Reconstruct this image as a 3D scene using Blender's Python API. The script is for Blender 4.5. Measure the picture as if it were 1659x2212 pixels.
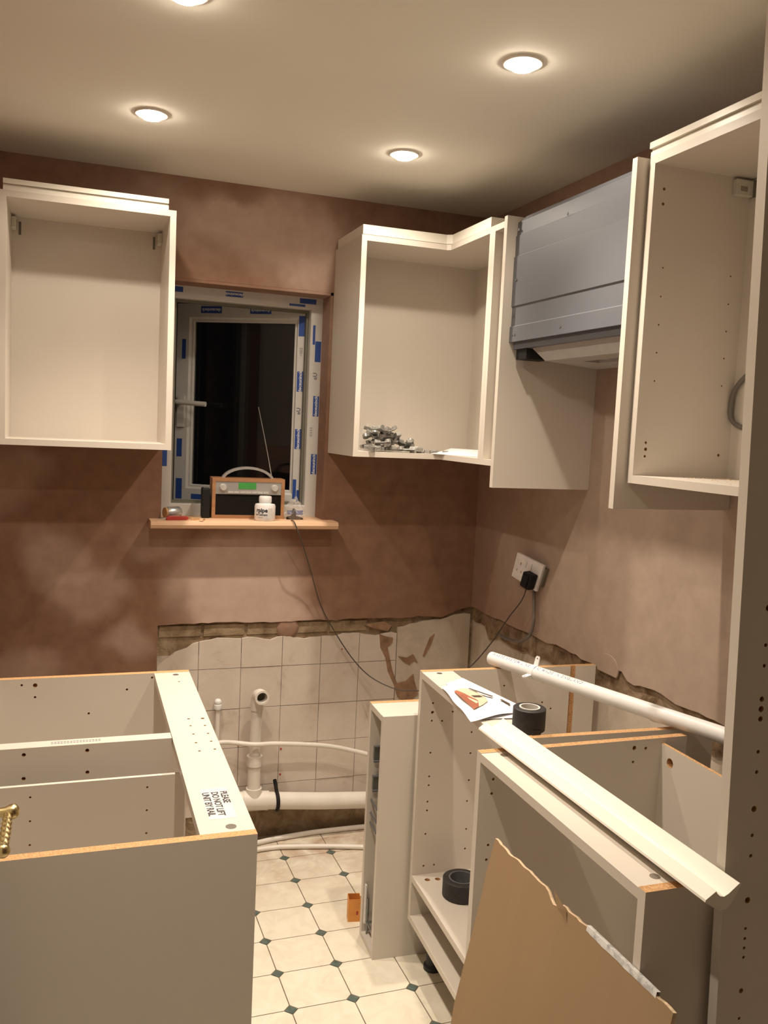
import bpy, bmesh, math, random
from mathutils import Matrix, Vector, Euler, noise
random.seed(7)
for o in list(bpy.data.objects): bpy.data.objects.remove(o)
S = bpy.context.scene
COL = S.collection
rad = math.radians
# ------------------------------------------------------------------ camera
F_PX = 1902.13
CAM = Vector((-1.5046, -3.0858, 1.5311)); YAW, PITCH, ROLL = .3484, -.0948, .0464
cd = bpy.data.cameras.new('camera'); cam = bpy.data.objects.new('camera', cd); COL.objects.link(cam)
cd.sensor_fit = 'HORIZONTAL'; cd.sensor_width = 36.0; cd.lens = F_PX / 1659 * 36.0; cd.clip_start = .02
_F = Vector((math.sin(YAW)*math.cos(PITCH), math.cos(YAW)*math.cos(PITCH), math.sin(PITCH)))
_R = Vector((math.cos(YAW), -math.sin(YAW), 0)); _U = _R.cross(_F)
_R2 = math.cos(ROLL)*_R + math.sin(ROLL)*_U; _U2 = -math.sin(ROLL)*_R + math.cos(ROLL)*_U
m = Matrix((_R2, _U2, -_F)).transposed().to_4x4(); m.translation = CAM
cam.matrix_world = m
S.camera = cam
# ------------------------------------------------------------------ world, exposure, lamp settings
wd = bpy.data.worlds.new('night'); S.world = wd; wd.use_nodes = True
wd.node_tree.nodes['Background'].inputs[0].default_value = (.012, .011, .012, 1)
wd.node_tree.nodes['Background'].inputs[1].default_value = .35
S.view_settings.view_transform = 'Standard'; S.view_settings.look = 'None'
S.view_settings.exposure = -0.65; S.view_settings.gamma = 1.0; S.view_settings.use_curve_mapping = False
LAMP_COL = (1.0, .875, .715); LENS_STRENGTH = 130.0
BEAMS = ((78.0, 96, 1.0), (19.0, 152, .35))      # GU10: (watts, cone, blend) of the beam and of the wide spill
ZC = 2.335            # ceiling height
XL, YF = -1.884, -3.75
# ------------------------------------------------------------------ materials
MATS = {}
def nodes_of(name, rough=.5, spec=.4):
    mt = bpy.data.materials.new(name); mt.use_nodes = True
    nt = mt.node_tree; b = nt.nodes['Principled BSDF']
    b.inputs['Roughness'].default_value = rough; b.inputs['Specular IOR Level'].default_value = spec
    MATS[name] = mt
    return mt, nt, b
def N(nt, t, **kw):
    n = nt.nodes.new(t)
    for k, v in kw.items():
        if k in n.inputs: n.inputs[k].default_value = v
        else: setattr(n, k, v)
    return n
def pos(nt): return N(nt, 'ShaderNodeNewGeometry').outputs['Position']
def ramp(nt, fac, stops):
    r = N(nt, 'ShaderNodeValToRGB'); e = r.color_ramp.elements
    while len(e) < len(stops): e.new(.5)
    for i, (p, c) in enumerate(stops): e[i].position = p; e[i].color = (*c, 1)
    nt.links.new(fac, r.inputs[0]); return r.outputs[0]
def mixc(nt, fac, a, b):
    mx = N(nt, 'ShaderNodeMix', data_type='RGBA')
    for s, v in ((0, fac), (6, a), (7, b)):
        if isinstance(v, (int, float)): mx.inputs[s].default_value = v
        elif isinstance(v, tuple): mx.inputs[s].default_value = (*v, 1)
        else: nt.links.new(v, mx.inputs[s])
    return mx.outputs[2]
def mth(nt, op, a, b=None, clamp=False):
    n = N(nt, 'ShaderNodeMath', operation=op, use_clamp=clamp)
    for i, v in enumerate((a, b)):
        if v is None: continue
        if isinstance(v, (int, float)): n.inputs[i].default_value = v
        else: nt.links.new(v, n.inputs[i])
    return n.outputs[0]
def noisen(nt, vec, scale, detail=4, rough=.55, dist=0):
    n = N(nt, 'ShaderNodeTexNoise', Scale=scale, Detail=detail, Roughness=rough, Distortion=dist)
    nt.links.new(vec, n.inputs['Vector']); return n.outputs['Fac']
def bump(nt, b, h, strength=.2, dist=.002):
    bp = N(nt, 'ShaderNodeBump', Strength=strength, Distance=dist)
    nt.links.new(h, bp.inputs['Height']); nt.links.new(bp.outputs[0], b.inputs['Normal'])
def simple(name, col, rough=.5, metal=0, spec=.4, var=.06, scale=30, bmp=0):
    mt, nt, b = nodes_of(name, rough, spec); b.inputs['Metallic'].default_value = metal
    f = noisen(nt, pos(nt), scale)
    lo = tuple(max(0, c*(1-var)) for c in col); hi = tuple(min(1, c*(1+var)) for c in col)
    nt.links.new(ramp(nt, f, [(.3, lo), (.7, hi)]), b.inputs['Base Color'])
    if bmp: bump(nt, b, f, bmp)
    return mt
simple('melamine', (.66, .60, .53), .38, var=.012, scale=6)
simple('melamine_inner', (.66, .60, .53), .42, var=.012, scale=6)
simple('gloss_edge', (.66, .60, .53), .3, var=.01)
simple('moulding_white', (.80, .76, .67), .3, var=.01)
simple('cam_metal', (.42, .38, .33), .35, metal=.8)
simple('hardware_plastic', (.62, .60, .52), .4)
simple('hanger_dark', (.16, .15, .11), .5)
simple('pvc_white', (.78, .77, .77), .3, var=.03)
simple('pvc_old', (.74, .69, .63), .38, var=.06, scale=12)
simple('upvc', (.64, .62, .59), .3, var=.02)
simple('gasket', (.17, .16, .125), .6)
simple('tape_blue', (.035, .085, .33), .4)
simple('ink_grey', (.16, .16, .19), .6)
simple('ink_print', (.22, .25, .36), .5)
simple('ink_black', (.05, .045, .06), .6)
simple('ink_white', (.75, .76, .80), .5)
simple('paper', (.82, .80, .82), .45, var=.02)
simple('print_red', (.34, .12, .075), .4, var=.25, scale=14)
simple('print_cream', (.72, .58, .42), .4, var=.08)
simple('print_dark', (.10, .075, .06), .4)
simple('tape_black', (.028, .026, .026), .55, var=.25, scale=90)
simple('tape_core', (.66, .62, .58), .6)
simple('black_plastic', (.014, .013, .013), .6, spec=.2)
simple('dark_foot', (.03, .03, .034), .5)
simple('steel_grey', (.135, .142, .165), .48, metal=.1, spec=.5, var=.03, scale=5)
simple('steel_dark', (.12, .12, .13), .5)
simple('hood_under', (.42, .40, .38), .45)
simple('wire_metal', (.25, .26, .25), .35, metal=.7)
simple('clip_metal', (.33, .32, .30), .28, metal=.35, var=.35)
simple('silver', (.60, .59, .58), .3, metal=.7, var=.03)
simple('silver_knob', (.74, .73, .71), .25, metal=.5)
simple('speaker_black', (.012, .010, .009), .95, spec=.1)
simple('label_soft', (.70, .655, .61), .4)
simple('label_white', (.80, .78, .77), .45)
simple('red_plastic', (.42, .05, .04), .4)
simple('wood_light', (.55, .33, .17), .5)
simple('orange_card', (.78, .33, .08), .5, var=.1)
simple('cable_grey', (.17, .15, .13), .5)
simple('cable_dark', (.08, .062, .05), .5)
simple('brass', (.70, .57, .30), .28, metal=1, var=.06)
simple('door_paint', (.72, .69, .62), .4)
simple('socket_white', (.78, .75, .74), .35)
simple('sawdust', (.60, .42, .25), .9, var=.3, scale=250)
simple('ceiling_white', (.90, .88, .80), .85, spec=.15, var=.015, scale=2.5)
simple('brick_side', (.30, .18, .11), .9, var=.3)
def mk_glow(name, col, st):
    mt, nt, b = nodes_of(name); b.inputs['Emission Color'].default_value = (*col, 1)
    b.inputs['Emission Strength'].default_value = st; b.inputs['Base Color'].default_value = (*col, 1)
mk_glow('lamp_lens', (1, .86, .68), LENS_STRENGTH)
mk_glow('lcd_green', (.05, .26, .05), .16)
# chipboard
mt, nt, b = nodes_of('chipboard', .75, .2)
f = noisen(nt, pos(nt), 260, 5, .7)
nt.links.new(ramp(nt, f, [(.3, (.30, .15, .06)), (.5, (.56, .32, .15)), (.72, (.70, .46, .26))]), b.inputs['Base Color'])
# cardboard
mt, nt, b = nodes_of('cardboard', .8, .15)
tc = N(nt, 'ShaderNodeTexCoord').outputs['Object']
mp = N(nt, 'ShaderNodeMapping'); mp.inputs['Scale'].default_value = (1, 9, 1); nt.links.new(tc, mp.inputs[0])
f = noisen(nt, mp.outputs[0], 3, 4)
f2 = noisen(nt, tc, 7, 3)
c = ramp(nt, f, [(.3, (.345, .232, .135)), (.7, (.36, .245, .143))])
nt.links.new(mixc(nt, mth(nt, 'MULTIPLY', f2, .3), c, (.30, .195, .11)), b.inputs['Base Color'])
bump(nt, b, f2, .10, .002)
simple('cardboard_edge', (.62, .46, .30), .8, var=.2, scale=120)
# clear packing tape with print
mt, nt, b = nodes_of('packing_tape', .15, .5)
f = noisen(nt, pos(nt), 60, 3)
nt.links.new(ramp(nt, f, [(.36, (.42, .43, .45)), (.52, (.78, .77, .76))]), b.inputs['Base Color'])
# wood (oak) for radio, window board
def wood(name, c1, c2, rough, axis):
    mt, nt, b = nodes_of(name, rough, .35)
    mp = N(nt, 'ShaderNodeMapping'); mp.inputs['Scale'].default_value = tuple(1.5 if i == axis else 40 for i in range(3))
    nt.links.new(pos(nt), mp.inputs[0]); f = noisen(nt, mp.outputs[0], 1.6, 5, .6, .6)
    nt.links.new(ramp(nt, f, [(.3, c1), (.7, c2)]), b.inputs['Base Color'])
wood('radio_wood', (.30, .145, .07), (.42, .22, .11), .4, 0)
wood('board_wood', (.66, .40, .24), (.80, .54, .36), .5, 0)
# plaster: wet brown drying to pink.  blobs = (centre xyz, radii xyz, strength)
def plaster(name, blobs, base=0., wet=((.225, .122, .078), (.30, .168, .110)), dry=((.49, .345, .28), (.56, .41, .34)), nz=.36):
    mt, nt, b = nodes_of(name, .72, .22)
    P = pos(nt); warp = N(nt, 'ShaderNodeTexNoise', Scale=3.2, Detail=3.0, Roughness=.55); nt.links.new(P, warp.inputs['Vector'])
    w1 = N(nt, 'ShaderNodeVectorMath', operation='SUBTRACT'); nt.links.new(warp.outputs['Color'], w1.inputs[0]); w1.inputs[1].default_value = (.5, .5, .5)
    w2 = N(nt, 'ShaderNodeVectorMath', operation='SCALE'); nt.links.new(w1.outputs[0], w2.inputs[0]); w2.inputs['Scale'].default_value = .30
    w3 = N(nt, 'ShaderNodeVectorMath', operation='ADD'); nt.links.new(P, w3.inputs[0]); nt.links.new(w2.outputs[0], w3.inputs[1])
    acc = None
    for c_, r_, s_ in blobs:
        d = N(nt, 'ShaderNodeVectorMath', operation='SUBTRACT'); nt.links.new(w3.outputs[0], d.inputs[0]); d.inputs[1].default_value = c_
        e = N(nt, 'ShaderNodeVectorMath', operation='DIVIDE'); nt.links.new(d.outputs[0], e.inputs[0]); e.inputs[1].default_value = r_
        l = N(nt, 'ShaderNodeVectorMath', operation='LENGTH'); nt.links.new(e.outputs[0], l.inputs[0])
        mr = N(nt, 'ShaderNodeMapRange', interpolation_type='SMOOTHSTEP'); nt.links.new(l.outputs['Value'], mr.inputs[0])
        mr.inputs[1].default_value = .45; mr.inputs[2].default_value = 1.25; mr.inputs[3].default_value = s_; mr.inputs[4].default_value = 0
        acc = mr.outputs[0] if acc is None else mth(nt, 'ADD', acc, mr.outputs[0])
    n1 = noisen(nt, P, 4.5, 5, .6, .4)
    acc = mth(nt, 'ADD', acc, mth(nt, 'MULTIPLY', mth(nt, 'SUBTRACT', n1, .5), nz)) if acc is not None else mth(nt, 'MULTIPLY', n1, nz)
    acc = mth(nt, 'ADD', acc, base, True)
    n2 = noisen(nt, P, 16, 5, .6)
    wc = ramp(nt, n2, [(.3, wet[0]), (.7, wet[1])]); dc = ramp(nt, n2, [(.3, dry[0]), (.7, dry[1])])
    nt.links.new(mixc(nt, acc, wc, dc), b.inputs['Base Color'])
    n3 = noisen(nt, P, 22, 4, .6); bump(nt, b, n3, .12, .003)
BIG = 9.
plaster('plaster_back', [((-.80, 0, 2.17), (.34, BIG, .17), .95), ((-1.12, 0, 2.22), (.25, BIG, .10), .5),
    ((-.93, 0, .97), (.24, BIG, .17), 1.0), ((-.80, 0, .86), (.22, BIG, .08), .8),
    ((-1.54, 0, 1.06), (.10, BIG, .13), .6), ((-1.43, 0, .93), (.14, BIG, .09), .55), ((-1.30, 0, .74), (.10, BIG, .08), .6),
    ((-1.60, 0, .66), (.09, BIG, .12), .55), ((-1.68, 0, 1.35), (.12, BIG, .12), .45), ((-1.22, 0, 1.12), (.10, BIG, .10), .35),
    ((-.55, 0, 1.9), (.25, BIG, .25), .35)], base=.02)
plaster('plaster_right', [((0, -1.35, 1.15), (BIG, 1.12, .55), .95), ((0, -.9, 1.6), (BIG, .6, .5), .6), ((0, -.25, 1.05), (BIG, .16, .2), .35)], base=.12, nz=.28,
        wet=((.28, .17, .118), (.34, .215, .155)), dry=((.40, .305, .245), (.46, .355, .29)))
plaster('plaster_plain', [], base=.0, nz=.4)
# mortar / stripped masonry
mt, nt, b = nodes_of('mortar', .9, .1)
P = pos(nt); f = noisen(nt, P, 14, 6, .65, .5)
nt.links.new(ramp(nt, f, [(.28, (.115, .075, .042)), (.5, (.30, .22, .14)), (.75, (.46, .37, .27))]), b.inputs['Base Color']); bump(nt, b, f, .8, .012)
mt, nt, b = nodes_of('stripped_band', .9, .1)
P = pos(nt); f = noisen(nt, P, 11, 6, .68, .8)
nt.links.new(ramp(nt, f, [(.30, (.075, .047, .027)), (.46, (.20, .135, .083)), (.66, (.36, .27, .19))]), b.inputs['Base Color']); bump(nt, b, f, .8, .012)
mt, nt, b = nodes_of('old_paint', .7, .2)
P = pos(nt); f = noisen(nt, P, 7, 6, .7, .6); g = noisen(nt, P, 2.2, 3)
c = ramp(nt, f, [(.27, (.24, .19, .14)), (.40, (.52, .45, .37)), (.6, (.64, .56, .48))])
nt.links.new(mixc(nt, mth(nt, 'MULTIPLY', g, .45), c, (.50, .42, .34)), b.inputs['Base Color']); bump(nt, b, f, .3, .004)
# old wall tiles
mt, nt, b = nodes_of('wall_tile', .45, .35)
P = pos(nt); f = noisen(nt, P, 9, 6, .7, .5); g = noisen(nt, P, 3.0, 3)
c = ramp(nt, f, [(.26, (.46, .37, .30)), (.42, (.63, .55, .48)), (.65, (.68, .61, .54))])
nt.links.new(mixc(nt, mth(nt, 'MULTIPLY', g, .25), c, (.55, .44, .37)), b.inputs['Base Color']); bump(nt, b, f, .15, .002)
simple('wall_joint', (.50, .43, .36), .9, var=.4, scale=18)
# floor vinyl
mt, nt, b = nodes_of('vinyl_cream', .32, .4)
P = pos(nt); oi = N(nt, 'ShaderNodeObjectInfo').outputs['Random']
f = noisen(nt, P, 16, 5, .6, 1.2)
c = ramp(nt, f, [(.3, (.66, .60, .49)), (.55, (.745, .69, .575)), (.75, (.77, .72, .61))])
c = mixc(nt, mth(nt, 'MULTIPLY', oi, .12), c, (.62, .56, .45))
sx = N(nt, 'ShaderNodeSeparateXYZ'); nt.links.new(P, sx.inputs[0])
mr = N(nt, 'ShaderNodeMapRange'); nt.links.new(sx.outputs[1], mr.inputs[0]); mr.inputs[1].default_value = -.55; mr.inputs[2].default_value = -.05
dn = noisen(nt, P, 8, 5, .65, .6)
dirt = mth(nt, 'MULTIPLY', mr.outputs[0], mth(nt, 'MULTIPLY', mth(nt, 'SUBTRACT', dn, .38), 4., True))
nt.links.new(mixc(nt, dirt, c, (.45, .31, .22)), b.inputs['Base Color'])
mt, nt, b = nodes_of('vinyl_green', .3, .4)
f = noisen(nt, pos(nt), 60, 4)
nt.links.new(ramp(nt, f, [(.3, (.055, .08, .068)), (.7, (.12, .155, .14))]), b.inputs['Base Color'])
simple('vinyl_line', (.16, .12, .08), .5, var=.2)
# glass
mt = bpy.data.materials.new('pane_glass'); mt.use_nodes = True; MATS['pane_glass'] = mt; nt = mt.node_tree; nt.nodes.clear()
out = N(nt, 'ShaderNodeOutputMaterial'); tr = N(nt, 'ShaderNodeBsdfTransparent'); tr.inputs[0].default_value = (.75, .74, .72, 1)
gl = N(nt, 'ShaderNodeBsdfGlossy', Roughness=.03); fr = N(nt, 'ShaderNodeFresnel', IOR=1.5); mx = N(nt, 'ShaderNodeMixShader')
nt.links.new(fr.outputs[0], mx.inputs[0]); nt.links.new(tr.outputs[0], mx.inputs[1]); nt.links.new(gl.outputs[0], mx.inputs[2]); nt.links.new(mx.outputs[0], out.inputs[0])
# clear plastic film
mt = bpy.data.materials.new('clear_film'); mt.use_nodes = True; MATS['clear_film'] = mt; nt = mt.node_tree; nt.nodes.clear()
out = N(nt, 'ShaderNodeOutputMaterial'); tr = N(nt, 'ShaderNodeBsdfTransparent'); pb = N(nt, 'ShaderNodeBsdfPrincipled', Roughness=.15)
pb.inputs['Base Color'].default_value = (.75, .73, .70, 1); mx = N(nt, 'ShaderNodeMixShader')
lw = N(nt, 'ShaderNodeLayerWeight', Blend=.35); nt.links.new(mth(nt, 'ADD', mth(nt, 'MULTIPLY', lw.outputs['Facing'], .4), .12), mx.inputs[0])
nt.links.new(tr.outputs[0], mx.inputs[1]); nt.links.new(pb.outputs[0], mx.inputs[2]); nt.links.new(mx.outputs[0], out.inputs[0])

# ------------------------------------------------------------------ mesh helpers
class MB:
    def __init__(s): s.v = []; s.f = []; s.m = []; s.mats = []
    def mi(s, mat):
        if mat not in s.mats: s.mats.append(mat)
        return s.mats.index(mat)
    def add(s, vs, fs, mat):
        o = len(s.v); s.v += [tuple(v) for v in vs]; k = s.mi(mat)
        for f in fs: s.f.append(tuple(i+o for i in f)); s.m.append(k)
        return s
    def box(s, x0, x1, y0, y1, z0, z1, mat, **faces):
        vs = [(x, y, z) for x in (x0, x1) for y in (y0, y1) for z in (z0, z1)]
        fl = dict(xm=(0, 1, 3, 2), xp=(4, 6, 7, 5), ym=(0, 4, 5, 1), yp=(2, 3, 7, 6), zm=(0, 2, 6, 4), zp=(1, 5, 7, 3))
        o = len(s.v); s.v += vs
        for k, f in fl.items():
            s.f.append(tuple(i+o for i in f)); s.m.append(s.mi(faces.get(k, mat)))
        return s
    def prism(s, poly, a, b, axis, mat, capmat=None):
        n = len(poly)
        def pt(p, t): return {'x': (t, p[0], p[1]), 'y': (p[0], t, p[1]), 'z': (p[0], p[1], t)}[axis]
        vs = [pt(p, a) for p in poly] + [pt(p, b) for p in poly]
        s.add(vs, [(i, (i+1) % n, n+(i+1) % n, n+i) for i in range(n)], mat)
        o = len(s.v) - 2*n; k = s.mi(capmat or mat)
        s.f.append(tuple(o+i for i in reversed(range(n)))); s.m.append(k)
        s.f.append(tuple(o+n+i for i in range(n))); s.m.append(k)
        return s
    def tube(s, pts, r, mat, n=12, caps=True, inner=None):
        pts = [Vector(p) for p in pts]; rs = r if isinstance(r, (list, tuple)) else [r]*len(pts)
        rings = []; up = None
        for i, p in enumerate(pts):
            t = (pts[min(i+1, len(pts)-1)] - pts[max(i-1, 0)]).normalized()
            if up is None:
                up = Vector((0, 0, 1)) if abs(t.z) < .9 else Vector((1, 0, 0))
            u = (up - t*up.dot(t)).normalized(); w = t.cross(u); up = u
            rings.append([p + (u*math.cos(2*math.pi*k/n) + w*math.sin(2*math.pi*k/n))*rs[i] for k in range(n)])
        vs = [v for rg in rings for v in rg]
        fs = [(i*n+k, i*n+(k+1) % n, (i+1)*n+(k+1) % n, (i+1)*n+k) for i in range(len(pts)-1) for k in range(n)]
        if caps: fs += [tuple(reversed(range(n))), tuple((len(pts)-1)*n+k for k in range(n))]
        return s.add(vs, fs, mat)
    def lathe(s, prof, c, mat, n=24, M=None, caps=True):
        vs = []; c = Vector(c)
        for r, z in prof:
            for k in range(n):
                a = 2*math.pi*k/n; p = Vector((r*math.cos(a), r*math.sin(a), z))
                vs.append(c + (M @ p if M else p))
        L = len(prof)
        fs = [(i*n+k, i*n+(k+1) % n, (i+1)*n+(k+1) % n, (i+1)*n+k) for i in range(L-1) for k in range(n)]
        if caps and prof[0][0] > 1e-6: fs.append(tuple(reversed(range(n))))
        if caps and prof[-1][0] > 1e-6: fs.append(tuple((L-1)*n+k for k in range(n)))
        return s.add(vs, fs, mat)
    def disc(s, c, r, nrm, mat, n=10, th=.0006):
        q = Vector(nrm).to_track_quat('Z', 'Y').to_matrix()
        return s.lathe([(r, -th), (r, th)], c, mat, n, q)
    def build(s, name, parent=None, smooth=None, bevel=0):
        me = bpy.data.meshes.new(name); me.from_pydata(s.v, [], s.f)
        for mname in s.mats: me.materials.append(MATS[mname])
        me.polygons.foreach_set('material_index', s.m)
        bm = bmesh.new(); bm.from_mesh(me); bmesh.ops.recalc_face_normals(bm, faces=bm.faces)
        bm.to_mesh(me); bm.free()
        if smooth is not None:
            me.polygons.foreach_set('use_smooth', [True]*len(me.polygons)); me.set_sharp_from_angle(angle=rad(smooth))
        me.update()
        o = bpy.data.objects.new(name, me); COL.objects.link(o)
        if parent: o.parent = parent
        if bevel:
            b = o.modifiers.new('bevel', 'BEVEL'); b.width = bevel; b.segments = 2; b.limit_method = 'ANGLE'
        return o
def tag(o, label, cat, group=None, kind=None):
    if label: o['label'] = label
    if cat: o['category'] = cat
    if group: o['group'] = group
    if kind: o['kind'] = kind
    return o
def thing(name, loc, rz=0, label=None, cat=None, group=None, kind=None):
    o = bpy.data.objects.new(name, None); COL.objects.link(o); o.location = loc; o.rotation_euler = (0, 0, rz); o.empty_display_size = .05
    return tag(o, label, cat, group, kind)
def bx(name, parent, x0, x1, y0, y1, z0, z1, mat, bevel=0, **f):
    return MB().box(x0, x1, y0, y1, z0, z1, mat, **f).build(name, parent, bevel=bevel)
def holes(parent, name, pts, nrm, r=.0025, mat='cam_metal', th=.0004):
    b = MB()
    for p in pts:
        rr = p[3] if len(p) > 3 else r
        b.disc(p[:3], rr, nrm, mat, 10, th)
    o = b.build(name, parent); o['kind'] = 'stuff'; return o
def cut(panel, cutter):
    """subtract the cutter (MB, in the panel's own frame) from the panel's mesh; bored faces show raw chipboard or the cutter's material"""
    me = panel.data; names = [m_.name for m_ in me.materials]
    for mn in cutter.mats:
        if mn not in names: me.materials.append(MATS[mn]); names.append(mn)
    remap = [names.index(mn) for mn in cutter.mats]; cutter.m = [remap[k] for k in cutter.m]; cutter.mats = names
    c = cutter.build('cutter'); p = bpy.data.objects.new('blank', me); COL.objects.link(p)
    md = p.modifiers.new('bore', 'BOOLEAN'); md.operation = 'DIFFERENCE'; md.object = c; md.solver = 'EXACT'
    new = bpy.data.meshes.new_from_object(p.evaluated_get(bpy.context.evaluated_depsgraph_get()))
    if len(new.polygons) > len(me.polygons): panel.data = new
    cm = c.data; bpy.data.objects.remove(p); bpy.data.objects.remove(c); bpy.data.meshes.remove(cm)
def drill(panel, parent, name, pts, nrm, depth=.012, r=.0025):
    """really bored holes: pts lie on the face, nrm points out of it; the part keeps the raw wall and floor of each bore"""
    nv = Vector(nrm); c, lin = MB(), MB(); q = nv.to_track_quat('Z', 'Y').to_matrix()
    for p in pts:
        rr = p[3] if len(p) > 3 else r
        c.lathe([(rr, -depth), (rr, .003)], p[:3], 'chipboard', 12, q)
        lin.lathe([(0, -depth+.0012), (rr*.94, -depth+.0012), (rr*.94, -.0008)], p[:3], 'chipboard', 12, q, False)
    cut(panel, c); o = lin.build(name, parent); o['kind'] = 'stuff'; return o
def part_of(parent, name, k=0): return [c for c in parent.children if c.name.split('.')[0] == name][k]
def text_mesh(body, size, mat, align='CENTER', bold=0., spacing=1.):
    cu = bpy.data.curves.new('lettering', 'FONT'); cu.body = body; cu.size = size; cu.align_x = align; cu.align_y = 'CENTER'
    cu.offset = bold; cu.space_character = spacing; cu.resolution_u = 3
    ob = bpy.data.objects.new('lettering', cu); COL.objects.link(ob)
    dg = bpy.context.evaluated_depsgraph_get(); me = bpy.data.meshes.new_from_object(ob.evaluated_get(dg))
    bpy.data.objects.remove(ob); me.materials.clear(); me.materials.append(MATS[mat]); return me
def text(name, parent, body, size, mat, M, align='CENTER', bold=0., spacing=1.):
    me = text_mesh(body, size, mat, align, bold, spacing); me.transform(M)
    o = bpy.data.objects.new(name, me); COL.objects.link(o); o.parent = parent; return o
def frame_M(origin, xdir, ydir):
    x = Vector(xdir).normalized(); y = Vector(ydir).normalized(); z = x.cross(y)
    m = Matrix((x, y, z)).transposed().to_4x4(); m.translation = Vector(origin); return m
def smooth_path(pts, n=6):
    P = [Vector(p) for p in pts]; out = []
    for i in range(len(P)-1):
        p0, p1, p2, p3 = P[max(i-1, 0)], P[i], P[i+1], P[min(i+2, len(P)-1)]
        for k in range(n):
            t = k/n
            out.append(.5*((2*p1) + (-p0+p2)*t + (2*p0-5*p1+4*p2-p3)*t*t + (-p0+3*p1-3*p2+p3)*t**3))
    return out + [P[-1]]
def jag(x, seed, amp, sc=9.):
    return amp*(noise.noise(Vector((x*sc, seed, .3))) + .5*noise.noise(Vector((x*sc*3.1, seed+5, .7))))
T = .018
# ------------------------------------------------------------------ room shell
GX, GY, PX, PY = -.7622, -.1772, .1712, .160
floor = bx('floor', None, XL-.2, .25, YF-.2, .27, -.1, 0, 'vinyl_line'); floor['kind'] = 'structure'
g = .003; cx_ = .0185
def tile_me():
    b = MB(); hx, hy = PX/2-g/2, PY/2-g/2; c = cx_-g*.3
    poly = [(-hx+c, -hy), (hx-c, -hy), (hx, -hy+c), (hx, hy-c), (hx-c, hy), (-hx+c, hy), (-hx, hy-c), (-hx, -hy+c)]
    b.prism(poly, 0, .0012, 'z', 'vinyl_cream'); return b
def inset_me():
    b = MB(); c = cx_-g*.6
    b.prism([(-c, 0), (0, -c), (c, 0), (0, c)], 0, .0012, 'z', 'vinyl_green'); return b
t0 = i0 = None
for i in range(-6, 4):
    for j in range(-1, 21):
        x, y = GX+(i+.5)*PX, GY-(j+.5)*PY+PY
        if t0 is None: t0 = tile_me().build('floor_tile', floor); o = t0
        else: o = t0.copy(); COL.objects.link(o)
        o.location = (x, y-PY, 0) if False else (x, GY-(j+.5)*PY, 0)
for i in range(-5, 4):
    for j in range(0, 21):
        if i0 is None: i0 = inset_me().build('floor_inset', floor); o = i0
        else: o = i0.copy(); COL.objects.link(o)
        o.location = (GX+i*PX, GY-j*PY, 0)
ceil = bx('ceiling', None, XL-.2, .25, YF-.2, .27, ZC, ZC+.1, 'ceiling_white'); ceil['kind'] = 'structure'
wl = bx('wall_left', None, XL-.15, XL, YF, .0, 0, ZC, 'plaster_plain'); wl['kind'] = 'structure'
wf = bx('wall_front', None, XL-.15, .15, YF-.15, YF, 0, ZC, 'plaster_plain'); wf['kind'] = 'structure'
# back wall with window opening
WX0, WX1, WZ0, WZ1 = -1.207, -.613, 1.187, 2.003
b = MB(); Y0, Y1 = .015, .26
b.box(XL-.15, WX0, Y0, Y1, 0, ZC, 'mortar').box(WX1, .25, Y0, Y1, 0, ZC, 'mortar')
b.box(WX0, WX1, Y0, Y1, 0, WZ0, 'mortar').box(WX0, WX1, Y0, Y1, WZ1, ZC, 'mortar')
wb = b.build('wall_back'); wb['kind'] = 'structure'
def coat(xs, zb, ztop, hole, face, axis):
    """skim coat with a ragged lower edge; face=front coordinate, back at face+.015"""
    b = MB(); mat = 'plaster_back' if axis == 'y' else 'plaster_right'; d = .0149
    def p(u, w, z): return (u, w, z) if axis == 'y' else (w, u, z)
    for u0, u1 in zip(xs[:-1], xs[1:]):
        segs = [((zb(u0+1e-6), zb(u1-1e-6)), (ztop, ztop))]
        if hole and u0 >= hole[0]-1e-6 and u1 <= hole[1]+1e-6:
            segs = [((zb(u0+1e-6), zb(u1-1e-6)), (hole[2], hole[2])), ((hole[3], hole[3]), (ztop, ztop))]
        for (a0, a1), (c0, c1) in segs:
            q = [p(u0, face, a0), p(u1, face, a1), p(u1, face, c1), p(u0, face, c0)]
            q2 = [p(u0, face+d, a0), p(u1, face+d, a1), p(u1, face+d, c1), p(u0, face+d, c0)]
            b.add(q+q2, [(0, 1, 2, 3), (7, 6, 5, 4), (0, 1, 5, 4), (1, 2, 6, 5), (2, 3, 7, 6), (3, 0, 4, 7)], mat)
    return b
def zb_back(x):
    if x < -1.2: return 0.
    return .815 + .035*max(0, (x+.12)/.12) + jag(x, 1., .007, 14)
xs = sorted(set([XL, -1.5, -1.2, WX0, WX1, 0.] + [-1.2+.025*k for k in range(49)]))
xs = [x for x in xs if x <= 0]
pc = coat(xs, zb_back, ZC, (WX0, WX1, WZ0, WZ1), 0., 'y').build('plaster_coat', wb); pc['label'] = 'brown half-dried plaster skim'
b = MB()                                             # plastered window reveals
b.box(WX0-.0005, WX0+.010, .001, .10, WZ0, WZ1, 'plaster_back').box(WX1-.010, WX1+.0005, .001, .10, WZ0, WZ1, 'plaster_back').box(WX0, WX1, .001, .10, WZ1-.010, WZ1+.0005, 'plaster_back')
b.build('window_reveal', wb)
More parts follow.
